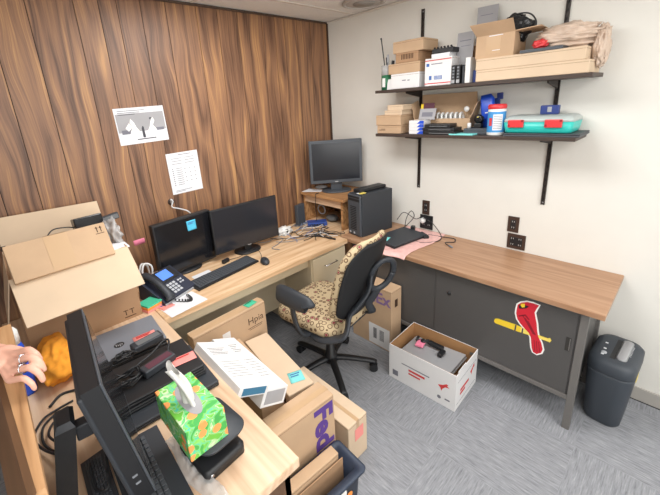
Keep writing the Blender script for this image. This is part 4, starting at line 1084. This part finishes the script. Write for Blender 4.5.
# --- upper shelf
def exw(mb): mb.m('ink_light').box(-.0957, -.0952, -.01, .02, .05, .056).box(-.0957, -.0952, -.04, -.022, .048, .054)
sbox('white-fronted box at the bottom left of the upper shelf', -.830, -1.052, U, U+.098, m='white_card', tape=None, extra=exw)
sbox('shallow brown box on the white-fronted box of the upper shelf', -.808, -1.052, U+.0985, U+.165, m='cardboard')
def exl(mb): mb.m('ink_brown'); [mb.box(-.0957, -.0952, -.05+.012*k, -.044+.012*k, .02, .052) for k in range(8)]
sbox('small brown box with barcode near the top of the left shelf stack', -.868, -1.04, U+.1655, U+.228, m='cardboard_dark', tape=None, extra=exl)
sbox('topmost taped brown box of the left stack on the upper shelf', -.846, -1.075, U+.2285, U+.302, m='cardboard', tape='x')
sbox('tan box standing behind the postal box on the upper shelf', -1.062, -1.35, U, U+.22, xf=-.074, dep=.06, m='cardboard_dark', tape=None)
def exu(mb):
    mb.m('red_print').box(-.0802, -.0797, -.088, .088, .012, .018).box(-.0802, -.0797, -.088, .088, .150, .156)
    mb.m('blue_print').box(-.0802, -.0797, .058, .078, .118, .136).box(-.0802, -.0797, .04, .058, .036, .062)
    for k in range(7): mb.box(-.0802, -.0797, -.03+.008*k, -.025+.008*k, .036, .06)
    mb.m('ink_light').box(-.0802, -.0797, -.03, .045, .128, .133)
sbox('white postal box with red stripes standing on the upper shelf', -1.093, -1.272, U, U+.166, xf=-.238, dep=.16, m='white_card', tape=None, extra=exu, name='postal_box')
solo(MB().m('paper').box(-.05, .05, -.06, .06, 0, .024), 'paper_stack', 'small stack of white paper on the postal box', 'paper', (-.165, -1.185, U+.167))
t = thing('cable_tray', 'black tray of plugs on top of the white postal box', 'tray', (-.165, -1.195, U+.192))
MB().m('black').box(-.05, .05, -.07, .07, 0, .028, .004).build('tray', t)
mb = MB().m('black_matte')
for k in range(6): mb.cyl((-.035, -.055+.022*k, .028), (-.035, -.05+.022*k, .038), .006)
mb.build('plugs', t)
solo(MB().m('paper_grey').box(-.002, .002, -.052, .052, 0, .19).m('ink_light').box(-.0025, -.002, -.035, .035, .14, .145).box(-.0025, -.002, -.035, .025, .11, .113), 'paper', 'grey sheet leaning up between the postal box and white binder', 'paper', (-.14, -1.300, U+.11), (0, R(6), 0))
for k in range(2):
    def f(): 
        t = thing('power_module', ('left' if k == 0 else 'right')+' one of two black slotted modules on the upper shelf', 'module', (-.20, -1.287-.030*k, U+.0003))
        MB().m('black').box(-.04, .04, -.0125, .0125, 0, .108, .002).build('body', t)
        mb = MB().m('silver').box(-.0412, -.040, -.010, .010, .005, .025).m('key_line')
        for j in range(4): mb.box(-.0412, -.040, -.006, .006, .034+.018*j, .044+.018*j)
        mb.build('face_plate', t)
    f()
solo(MB().m('white_plastic').box(-.07, .07, -.015, .015, 0, .143, .003), 'binder', 'white slim case standing at the middle of the upper shelf', 'case', (-.165, -1.372, U+.0003))
solo(MB().m('charcoal').box(-.06, .06, -.008, .008, 0, .10, .003), 'case', 'dark thin case standing left of the white slim case', 'case', (-.17, -1.345, U+.0003))
solo(MB().m('blue_dark').box(-.05, .05, -.012, .012, 0, .07, .003), 'case', 'dark blue case standing right of the white slim case', 'case', (-.15, -1.402, U+.0003))
# jar of tools
t = thing('tool_jar', 'glass jar of tools and brushes at the left end of upper shelf', 'jar', (-.195, -.765, U+.0003))
MB().m('grn').lathe([(.036, 0), (.036, .10), (.033, .10), (.033, .004)], 20).m('white_plastic').box(-.038, -.035, -.014, .010, .02, .08).build('cup', t)
MB().m('clear_bag').lathe([(.0362, .1005), (.0362, .165), (.0345, .165), (.0345, .1005)], 20).build('rim', t)
solo(MB().m('black').cyl((0, 0, 0), (-.02, .040, .335), .004).cyl((-.02, .040, .335), (-.022, .042, .345), .006), 'antenna', 'tall black rod leaning in the tool jar', 'tool', (-.185, -.768, U+.006))
solo(MB().m('black').cyl((0, 0, 0), (-.002, .012, .16), .004).cyl((-.002, .012, .16), (-.003, .016, .215), .010), 'screwdriver', 'black-handled screwdriver in the tool jar', 'tool', (-.18, -.778, U+.006))
solo(MB().m('black').cyl((0, 0, 0), (.004, -.012, .14), .004).cyl((.004, -.012, .14), (.005, -.02, .19), .011).m('yellow').cyl((.004, -.014, .10), (.004, -.018, .14), .012), 'screwdriver', 'screwdriver with yellow and black grip in the tool jar', 'tool', (-.175, -.785, U+.006))
solo(MB().m('silver').cyl((0, 0, 0), (-.004, -.002, .18), .004).cyl((-.004, -.002, .18), (-.006, 0, .23), .008), 'screwdriver', 'silver tool standing in the tool jar', 'tool', (-.195, -.780, U+.006))
solo(MB().m('white_card').at((0, 0, 0), (0, 0, 0)).prism([(-.001, -.025), (.001, -.025), (.001, .025), (-.001, .025)], 0, .07), 'card', 'small white card between the tool jar and the boxes', 'paper', (-.225, -.815, U+.0003), (0, R(8), 0))
# right half: flat boxes and open box
def exf(mb): mb.m('crease').box(-.1302, -.1296, .10, .16, .0585, .0605)
sbox('lower of two long flat boxes on the upper shelf', -1.432, -1.965, U, U+.0615, xf=-.258, dep=.24, m='cardboard_pale', tape=None)
sbox('upper of two long flat boxes on the upper shelf', -1.428, -1.945, U+.062, U+.123, xf=-.258, dep=.24, m='cardboard_pale', tape=None)
t = thing('cardboard_box', 'open brown box with raised flap on top of the flat boxes', 'box', (-.145, -1.515, U+.1235), R(2))
hx, hy, h, c = .10, .100, .118, .004
mb = MB().m('cardboard').box(-hx, hx, -hy, hy, 0, c).box(-hx, -hx+c, -hy, hy, c, h).box(hx-c, hx, -hy, hy, c, h).box(-hx+c, hx-c, -hy, -hy+c, c, h).box(-hx+c, hx-c, hy-c, hy, c, h)
mb.m('tape').box(-hx-.001, -hx, -.03, .045, .02, .11).m('paper').box(-hx-.0015, -hx, -.04, .03, .110, .114).box(-hx-.0015, -hx-.0005, -.03, .01, .035, .038)
mb.build('body', t)
flap((-hx, -hy, h), (-hx, hy, h), (-hx-.055, -hy-.0, h+.055), (-hx-.055, hy+.02, h+.055), 'cardboard').build('flap', t)
flap((hx, -hy, h), (-hx, -hy, h), (hx, -hy-.11, h+.006), (-hx, -hy-.12, h+.006), 'cardboard').build('flap', t)
flap((hx, hy, h), (hx, -hy, h), (hx+.012, hy, h+.07), (hx+.012, -hy, h+.07), 'cardboard').build('flap', t)
t = thing('cable_bag', 'black bundled cable bag bulging out of the open shelf box', 'bag', (-.125, -1.575, U+.185), R(0))
MB().m('black_gloss').blob((0, 0, .08), (.06, .085, .075), .32, 2.2, 4, 8).build('bag', t)
MB().m('black_cable').tube([(-.03, .16, .06), (-.02, .10, .10), (0, .02, .152), (0, -.06, .150), (0, -.10, .11), (0, -.105, .06)], .004).build('strap', t)
solo(MB().m('paper_grey').box(-.0015, .0015, -.058, .058, 0, .20).m('ink_light').box(-.002, -.0015, -.03, .04, .15, .154), 'paper', 'grey sheet standing in the open box against the wall', 'paper', (-.062, -1.392, U+.232), (0, R(4), R(6)))
def bagf(u, v):
    n = noise.fractal(Vector((u*5, v*5, 3)), 1, 2, 4)
    return (-.245+.22*v, -1.700-.325*u, U+.150+.055*math.sin(PI*min(1, u*1.05))*(.7+.6*v)+.035*n-(.10*max(0, u-.86)*7*.9))
def baga(u, v):
    p = bagf(u, v); return p
solo(MB().m('tan_bag').blob((0, -.01, .056), (.10, .145, .068), .26, 1.8, 5, 21, .0, (1, .9, 3.2)).blob((.02, -.150, -.005), (.075, .034, .095), .22, 1.8, 5, 4, None, (3.2, 2, .8)), 'plastic_bag', 'crumpled tan plastic bag on the right of the flat boxes', 'bag', (-.125, -1.825, U+.128))
solo(MB().m('red_plastic').blob((0, 0, 0), (.016, .035, .020), .4, 2, 4, 3), 'red_packet', 'red packet peeking out of the tan plastic bag', 'packet', (-.215, -1.735, U+.160))
solo(MB().m('slate').prism([(-.05, -.09), (.03, -.10), (.05, .08), (-.045, .10)], 0, .014), 'folder', 'dark folded case on the flat boxes under the tan bag', 'case', (-.215, -1.755, U+.1238), R(3))
# --- lower shelf
sbox('lowest brown box of the small stack on the lower shelf', -.712, -.918, LO, LO+.058, m='cardboard', xf=-.24, tape=None, extra=lambda mb: mb.m('ink_brown').box(-.0957, -.0952, .03, .085, .022, .026).box(-.0957, -.0952, .03, .07, .030, .033))
sbox('second box up with dark seam in the small lower-shelf stack', -.706, -.918, LO+.0585, LO+.130, m='cardboard', xf=-.245, tape=None)
sbox('third small box up in the small lower-shelf stack', -.775, -.92, LO+.1305, LO+.162, m='cardboard_pale', xf=-.235, tape=None)
sbox('topmost small box of the stack on the lower shelf', -.800, -.93, LO+.1625, LO+.200, m='cardboard_pale', xf=-.235, tape=None)
for k in range(4):
    lab = ('bottom', 'second from bottom', 'third from bottom', 'top')[k]+' white and blue carton in the stack on the lower shelf'
    t = thing('ink_carton', lab, 'box', (-.185, -1.038, LO+.0003+.0226*k), 0, 'white and blue cartons on the lower shelf')
    MB().m('white_card').box(-.05, .05, -.056, .056, 0, .022, .001).build('body', t)
    mb = MB().m('blue_plastic').hexa([(-.0506, -.056, .001), (-.0506, -.005, .001), (-.0502, -.005, .001), (-.0502, -.056, .001), (-.0506, -.056, .021), (-.0506, -.030, .021), (-.0502, -.030, .021), (-.0502, -.056, .021)])
    mb.build('blue_band', t)
t = thing('display_card', 'grey photo card leaning on the white and blue cartons', 'card', (-.185, -1.085, LO+.0925), (0, R(18), 0))
MB().m('paper_grey').box(-.002, .002, -.06, .06, 0, .075).build('card', t)
MB().m('ink_light').box(-.0026, -.002, -.04, .04, .02, .05).build('picture', t)
t = thing('cardboard_box', 'opened brown carton holding white coils on the lower shelf', 'box', (-.085, -1.165, LO+.0003))
mb = MB().m('cardboard').box(-.06, .055, -.20, .20, 0, .004).box(-.06, -.056, -.20, .20, .004, .095).box(.051, .055, -.20, .20, .004, .11).box(-.056, .051, -.20, -.196, .004, .10).box(-.056, .051, .196, .20, .004, .10)
mb.build('body', t)
flap((.055, .20, .11), (.055, -.20, .11), (.062, .205, .255), (.062, -.185, .255), 'cardboard').build('flap', t)
flap((.05, .2, .10), (-.056, .2, .10), (.05, .235, .22), (-.03, .235, .20), 'cardboard').build('flap', t)
flap((-.056, -.2, .10), (.05, -.2, .10), (-.03, -.225, .19), (.05, -.215, .20), 'cardboard').build('flap', t)
for k in range(6):
    mb = MB().m('white_plastic'); mb.at((0, 0, 0), (R(78), 0, 0)).lathe([(.036, 0), (.036, .008), (.014, .008), (.014, 0)], 20)
    solo(mb, 'cable_spool', 'white disc-shaped coil standing in the opened carton', 'coil', (-.088, -1.125-.032*k, LO+.098), 0, 'white coils in the opened shelf carton')
solo(MB().m('white_plastic').at((0, 0, 0), (0, R(90), 0)).lathe([(.017, -.004), (.017, .004), (0, .005)], 18), 'badge', 'round white disc above the coils in the opened carton', 'disc', (-.075, -1.31, LO+.150))
solo(MB().m('plum').box(-.003, .003, -.04, .04, 0, .075).m('yellow').box(-.0035, .0025, .041, .06, 0, .07), 'booklet', 'dark plum booklet with yellow edge behind the photo card', 'book', (-.125, -1.065, LO+.125), (0, R(8), 0))
for k, (lab, zz, w) in enumerate((('lowest black drive unit in the flat pile on the lower shelf', 0, .23), ('middle black drive unit in the flat pile on the lower shelf', .0225, .22), ('topmost black drive unit in the flat pile on the lower shelf', .045, .17))):
    t = thing('drive_unit', lab, 'drive', (-.20, -1.215+.008*k, LO+.0003+zz), R(2*k-2))
    MB().m('black').box(-.055, .055, -w/2, w/2, 0, .0215, .003).build('body', t)
    MB().m('dust').box(-.0556, -.055, -w*.4, w*.3, .007, .011).build('front_strip', t)
solo(MB().m('note_cyan').prism([(-.04, -.07), (.03, -.08), (.045, .06), (-.03, .08)], 0, .008), 'envelope', 'pale teal envelope lying flat at the lower shelf front', 'envelope', (-.225, -1.365, LO+.0003), R(3))
t = thing('laptop', 'grey closed laptop behind the webcam on the lower shelf', 'laptop', (-.145, -1.435, LO+.0003), 0)
MB().m('slate').box(-.06, .10, -.14, .08, 0, .018, .003).build('base', t); MB().m('slate').box(-.06, .10, -.14, .08, .0185, .036, .003).build('lid', t)
t = thing('webcam', 'black webcam sitting left of the blue pouch', 'webcam', (-.17, -1.432, LO+.0366))
MB().m('black').box(-.02, .02, -.022, .022, 0, .03, .004).build('foot', t)
MB().m('black_gloss').at((0, 0, .055), (0, R(-80), 0)).lathe([(.026, -.02), (.028, 0), (.024, .014), (.014, .016), (.0, .014)], 20).build('camera_head', t)
MB().m('yellow_pale').box(-.024, -.0225, -.008, .002, .066, .07).build('marking', t)
solo(MB().m('white_plastic').lathe([(.012, 0), (.012, .03), (.006, .032)], 14), 'bottle', 'tiny white bottle on the grey shelf laptop', 'bottle', (-.17, -1.375, LO+.0366))
t = thing('pouch', 'bright blue tall pouch leaning behind the wipes canister', 'pouch', (-.105, -1.472, LO+.037), (R(-10), R(6), 0))
mb = MB().m('blue_plastic').loft([(0, 0, 0, .018, .036, .012), (.10, 0, 0, .02, .040, .014), (.17, 0, 0, .016, .040, .012), (.20, 0, .006, .006, .030, .005)], 5); mb.build('body', t)
MB().m('paper').box(-.0215, -.019, -.02, .012, .085, .092).build('white_tab', t)
solo(MB().m('blue_dark').box(-.008, .008, -.028, .028, 0, .17, .004).box(-.006, .006, -.045, -.01, .16, .20, .003), 'pouch', 'dark blue packet standing behind the bright blue pouch', 'pouch', (-.045, -1.485, LO+.0385), (R(-4), 0, 0))
t = thing('wipes_canister', 'white wipes canister with red lid on the lower shelf', 'canister', (-.195, -1.545, LO+.0003))
MB().m('white_plastic').lathe([(.046, 0), (.048, .004), (.048, .145), (.046, .15)], 28).build('body', t)
mb = MB().m('label_blue')
tbs = [(.0484, .02), (.0484, .137)]
def wrap(a0, a1, z0, z1, r): return lambda u, v: (r*math.cos(R(a0+(a1-a0)*u)), r*math.sin(R(a0+(a1-a0)*u)), z0+(z1-z0)*v)
mb.grid(wrap(120, 300, .018, .135, .0485), 20, 1).m('paper').grid(wrap(178, 240, .03, .12, .0489), 10, 1).m('ink_light')
for k in range(8): mb.grid(wrap(182, 234, .038+.010*k, .041+.010*k, .0492), 8, 1)
mb.m('red_print').grid(wrap(150, 172, .055, .10, .0489), 4, 1)
mb.build('label', t)
MB().m('red_plastic').lathe([(.049, .1505), (.0505, .153), (.0505, .168), (.046, .176), (.0, .177)], 28).build('lid', t)
t = thing('laptop', 'dark flat laptop lying under the teal toolbox', 'laptop', (-.135, -1.775, LO+.0003), 0)
MB().m('slate').box(-.125, .10, -.195, .165, 0, .008, .002).build('base', t); MB().m('charcoal').box(-.125, .10, -.195, .165, .0085, .0165, .003).build('lid', t)
t = thing('toolbox', 'teal plastic toolbox with clear lid and red latches', 'toolbox', (-.135, -1.765, LO+.0175))
MB().m('teal').loft([(0, 0, 0, .095, .155, .02), (.005, 0, 0, .10, .160, .022), (.058, 0, 0, .108, .168, .024)], 6).build('body', t)
MB().m('clear_lid').loft([(.0585, 0, 0, .108, .168, .024), (.075, 0, 0, .105, .165, .024), (.090, .01, 0, .088, .150, .03)], 6).build('lid', t)
for y in (.098, -.082):
    MB().m('red_plastic').box(-.118, -.106, y-.040, y+.040, .030, .072, .004).m('bird_dark').box(-.1185, -.117, y-.038, y-.028, .060, .070).box(-.1185, -.117, y+.028, y+.038, .036, .046).build('latch', t)
solo(MB().m('blue_dark').box(-.02, .02, -.044, .044, 0, .048, .003).m('silver').box(-.021, -.02, -.01, .01, .012, .04), 'clip_box', 'small blue clip box on the lid of the teal toolbox', 'box', (-.085, -1.785, LO+.1080), R(4))

# ------------------------------------------------------------------ person's hand and arm
def skin_obj(chains, sub=2):
    """list of chains of (pos, radius) -> list of mesh data grown by a skin modifier"""
    dg = []
    for ch in chains:
        me = bpy.data.meshes.new('s'); me.from_pydata([c[0] for c in ch], [(i, i+1) for i in range(len(ch)-1)], [])
        o = bpy.data.objects.new('s', me); C.objects.link(o)
        o.modifiers.new('k', 'SKIN'); sv = me.skin_vertices[0].data
        for i, c in enumerate(ch): sv[i].radius = c[1] if isinstance(c[1], tuple) else (c[1], c[1]); sv[i].use_root = (i == 0)
        s = o.modifiers.new('b', 'SUBSURF'); s.levels = sub; s.render_levels = sub
        dg.append(o)
    bpy.context.view_layer.update(); dep = bpy.context.evaluated_depsgraph_get()
    bm = bmesh.new()
    for o in dg:
        me = bpy.data.meshes.new_from_object(o.evaluated_get(dep)); bm.from_mesh(me); bpy.data.meshes.remove(me)
    for o in dg: bpy.data.objects.remove(o)
    return bm
S = .0
K = dict(i=((-2.517, -1.379, 1.244), (-2.489, -1.422, 1.262), (-2.478, -1.441, 1.252), (-2.474, -1.449, 1.233)),
         m=((-2.521, -1.404, 1.236), (-2.488, -1.455, 1.260), (-2.476, -1.473, 1.247), (-2.473, -1.480, 1.222)),
         r=((-2.528, -1.428, 1.228), (-2.494, -1.480, 1.250), (-2.482, -1.496, 1.234), (-2.480, -1.499, 1.210)),
         p=((-2.536, -1.447, 1.220), (-2.509, -1.492, 1.238), (-2.499, -1.505, 1.224), (-2.497, -1.507, 1.205)))
W0 = Vector((-2.556, -1.312, 1.232))
B0 = Vector((-2.95, -.73, 0))
EL = Vector((-2.745, -1.125, 1.232)); SH = Vector((-2.915, -.925, 1.345)); SL = Vector((-2.965, -.535, 1.345))
ch = [[(SH, .050), (SH*.5+EL*.5, .045), (EL, .040), (EL*.6+W0*.4, .041), (Vector((-2.60, -1.272, 1.238)), (.030, .024)), (W0, (.030, .021)), (Vector((-2.542, -1.345, 1.233)), (.034, .016)), (Vector((-2.527, -1.398, 1.231)), (.033, .013))]]
ch.append([(B0+Vector((0, 0, .93)), (.10, .14)), (B0+Vector((0, 0, 1.08)), (.095, .13)), (B0+Vector((.01, 0, 1.24)), (.105, .15)), (B0+Vector((0, 0, 1.34)), (.08, .12)), (B0+Vector((.0, 0, 1.41)), .055), (B0+Vector((.015, 0, 1.46)), .052)])
ch.append([(B0+Vector((.012, 0, 1.44)), .050), (B0+Vector((.035, 0, 1.50)), (.066, .070)), (B0+Vector((.022, 0, 1.56)), (.072, .090)), (B0+Vector((.012, 0, 1.625)), (.070, .085)), (B0+Vector((.006, 0, 1.66)), (.045, .05))])
ch.append([(B0+Vector((0, 0, 1.345)), .07), (SH, .052)]); ch.append([(B0+Vector((0, 0, 1.345)), .07), (SL, .052)])
ch.append([(SL, .050), (Vector((-2.985, -.485, 1.06)), .041), (Vector((-2.935, -.475, .82)), .026), (Vector((-2.915, -.485, .74)), (.018, .034)), (Vector((-2.90, -.49, .67)), (.012, .028))])
for q in (-1, 1):
    ch.append([(B0+Vector((0, q*.085, .90)), .092), (B0+Vector((.01, q*.095, .68)), .075), (B0+Vector((.005, q*.10, .48)), .055), (B0+Vector((-.01, q*.10, .32)), .056), (B0+Vector((-.01, q*.10, .09)), .038), (B0+Vector((0, q*.10, .045)), .036), (B0+Vector((.12, q*.11, .03)), .028)])
for y in (-.027, 0, .027): ch.append([(Vector((-2.905, -.49+y, .70)), .011), (Vector((-2.89, -.49+y, .62)), .009), (Vector((-2.875, -.49+y*.9, .575)), .007)])
ch.append([(B0+Vector((.098, 0, 1.575)), .009), (B0+Vector((.118, 0, 1.540)), .013)])
for q in (-1, 1): ch.append([(B0+Vector((.0, q*.070, 1.575)), .014), (B0+Vector((-.010, q*.078, 1.545)), .010)])
for f, r in (('i', .0090), ('m', .0093), ('r', .0088), ('p', .0076)):
    q = [Vector(v) for v in K[f]]
    ch.append([(W0*.55+q[0]*.45, r*1.0), (q[0], r*1.08), (q[0]*.5+q[1]*.5, r*.98), (q[1], r*1.0), (q[2], r*.90), (q[3], r*.72)])
ch.append([(Vector((-2.556, -1.325, 1.236)), .012), (Vector((-2.528, -1.338, 1.242)), .0125), (Vector((-2.503, -1.366, 1.236)), .010), (Vector((-2.492, -1.386, 1.226)), .008)])
bm = skin_obj(ch)
me = bpy.data.meshes.new('body'); bm.to_mesh(me); bm.free()
o = bpy.data.objects.new('tmp', me); C.objects.link(o)
rm = o.modifiers.new('r', 'REMESH'); rm.mode = 'VOXEL'; rm.voxel_size = .0028
sm_ = o.modifiers.new('s', 'SMOOTH'); sm_.factor = .5; sm_.iterations = 3
bpy.context.view_layer.update()
me2 = bpy.data.meshes.new_from_object(o.evaluated_get(bpy.context.evaluated_depsgraph_get())); bpy.data.objects.remove(o)
for p in me2.polygons: p.use_smooth = True
me2.materials.clear(); me2.materials.append(MATS['skin'])
per_ = thing('person', "person's ringed hand resting on the wooden partition cap", 'person', (.002, .028, .005))
bo = bpy.data.objects.new('body', me2); C.objects.link(bo); bo.parent = per_
def grown(chains, m, name, sub=2):
    bm_ = skin_obj(chains, sub); me_ = bpy.data.meshes.new(name); bm_.to_mesh(me_); bm_.free()
    o_ = bpy.data.objects.new('tmp', me_); C.objects.link(o_)
    q = o_.modifiers.new('r', 'REMESH'); q.mode = 'VOXEL'; q.voxel_size = .006
    q = o_.modifiers.new('s', 'SMOOTH'); q.factor = .5; q.iterations = 4
    bpy.context.view_layer.update()
    m3 = bpy.data.meshes.new_from_object(o_.evaluated_get(bpy.context.evaluated_depsgraph_get())); bpy.data.objects.remove(o_)
    for p_ in m3.polygons: p_.use_smooth = True
    m3.materials.clear(); m3.materials.append(MATS[m]); m3.name = name
    o_ = bpy.data.objects.new(name, m3); C.objects.link(o_); o_.parent = per_; return o_
g = .014
grown([[(B0+Vector((0, 0, .80)), (.15, .20)), (B0+Vector((0, 0, .90)), (.148, .20)), (B0+Vector((0, 0, 1.08)), (.130, .180)), (B0+Vector((.01, 0, 1.24)), (.145, .205)), (B0+Vector((0, 0, 1.345)), (.105, .170)), (B0+Vector((0, 0, 1.385)), .066)],
       [(B0+Vector((0, 0, 1.345)), .08), (SH, .068), (SH*.5+EL*.5, .060), (EL, .055), (EL*.72+W0*.28, .053)],
       [(B0+Vector((0, 0, 1.345)), .08), (SL, .068), (Vector((-2.985, -.485, 1.06)), .055), (Vector((-2.940, -.476, .84)), .042)]], 'sleeve', 'shirt')
grown([[(B0+Vector((0, 0, .98)), (.135, .18)), (B0+Vector((0, 0, .82)), (.135, .185))]]+[[(B0+Vector((0, q*.085, .90)), .115), (B0+Vector((.01, q*.095, .68)), .092), (B0+Vector((.005, q*.10, .48)), .075), (B0+Vector((-.01, q*.10, .30)), .072), (B0+Vector((-.01, q*.10, .07)), .064)] for q in (-1, 1)], 'steel_dark', 'trousers')
for q in (-1, 1):
    MB().m('black').loft([(0.0005, -2.91, -.73+q*.105, .125, .045, .04), (.02, -2.91, -.73+q*.105, .128, .047, .042), (.05, -2.92, -.73+q*.105, .11, .045, .04), (.085, -2.955, -.73+q*.10, .055, .042, .04)], 6).build('shoe', per_)
mb = MB().m('ink_brown').blob((-2.962, -.73, 1.60), (.098, .092, .112), .06, 3, 4, 2).blob((-3.0, -.73, 1.50), (.065, .085, .12), .08, 3, 4, 5)
mb.build('hair', per_)
mb = MB()
for q in (-1, 1):
    mb.m('white_plastic').blob((-2.862, -.73+q*.032, 1.578), (.010, .013, .008), 0, 1, 3).m('black').blob((-2.853, -.73+q*.032, 1.578), (.004, .006, .006), 0, 1, 3)
mb.build('eyes', per_)
MB().m('note_coral').blob((-2.853, -.73, 1.508), (.010, .024, .006), 0, 1, 3).build('mouth', per_)
def ringat(a, b, f, r, m, tr=.0012, gem=False):
    a, b = Vector(a), Vector(b); c = a*(1-f)+b*f; d = (b-a).normalized(); u = d.orthogonal().normalized(); v = d.cross(u)
    mb = MB().m(m).tube([c+u*r*math.cos(2*PI*k/16)+v*r*math.sin(2*PI*k/16) for k in range(17)], tr, 6, 2)
    if gem:
        upv = Vector((.1, -.35, .9)); upv = (upv-d*upv.dot(d)).normalized()
        mb.m('gem').blob(c+upv*(r+.001), (.0035, .0035, .003), 0, 1, 2)
    return mb
ringat(K['m'][0], K['m'][1], .58, .0098, 'chrome', .0013, True).build('ring', per_)
ringat(K['r'][0], K['r'][1], .62, .0094, 'chrome', .0013, True).build('ring', per_)
ringat((-2.60, -1.272, 1.240), W0, .55, .0315, 'chrome', .0013).build('bracelet', per_)

# ------------------------------------------------------------------ light
def area(name, loc, sx, sy, power, col=(1, .97, .93), rot=(0, 0, 0)):
    l = bpy.data.lights.new(name, 'AREA'); l.shape = 'RECTANGLE'; l.size = sx; l.size_y = sy; l.energy = power; l.color = col
    o = bpy.data.objects.new(name, l); C.objects.link(o); o.location = loc; o.rotation_euler = rot
    return o
area('ceiling_and_fill_light', (-1.35, -1.15, H-.02), .6, 1.2, 36, (1, .995, .985))
area('ceiling_and_fill_light', (-2.9, -2.9, H-.02), .6, 1.2, 24, (1, .995, .985))  # added fill behind the camera, not a known fixture
area('ceiling_and_fill_light', (-1.0, -3.4, H-.02), .6, 1.2, 22, (1, .995, .985))  # extra fill added on the camera side for evenness, no fixture known
area('front_fill', (-2.2, YF+.05, 1.45), 2.6, 1.5, 40, (1, 1, 1), (R(90), 0, 0))  # added fill panel in front of the solid front wall, no window there
l = bpy.data.lights.new('ceiling_fill', 'POINT'); l.energy = 26; l.shadow_soft_size = .2  # unseen point light added to brighten the ceiling
o = bpy.data.objects.new('ceiling_fill', l); C.objects.link(o); o.location = (-2.1, -3.1, 1.95)
w = bpy.data.worlds.new('world'); bpy.context.scene.world = w; w.use_nodes = True
w.node_tree.nodes['Background'].inputs[0].default_value = (1, .98, .96, 1); w.node_tree.nodes['Background'].inputs[1].default_value = .05

# ------------------------------------------------------------------ camera
cam = bpy.data.cameras.new('camera'); co = bpy.data.objects.new('camera', cam); C.objects.link(co)
cam.sensor_width = 36; cam.sensor_fit = 'HORIZONTAL'
cam.lens = 352.87*36/660
cam.shift_x = (330-311.53)/660; cam.shift_y = (209.32-247.5)/660
cam.clip_start = .02
right = Vector((.72952, -.68121, -.06135)); down = Vector((-.23869, -.16950, -.95619)); fwd = Vector((.64096, .71220, -.28626))
M = Matrix((right, -down, -fwd)).transposed().to_4x4(); M.translation = (-2.455, -2.375, 1.775)
co.matrix_world = M
sc = bpy.context.scene; sc.camera = co
sc.view_settings.view_transform = 'Standard'; sc.view_settings.look = 'None'; sc.view_settings.gamma = 1
sc.view_settings.exposure = -0.14; sc.view_settings.use_curve_mapping = False
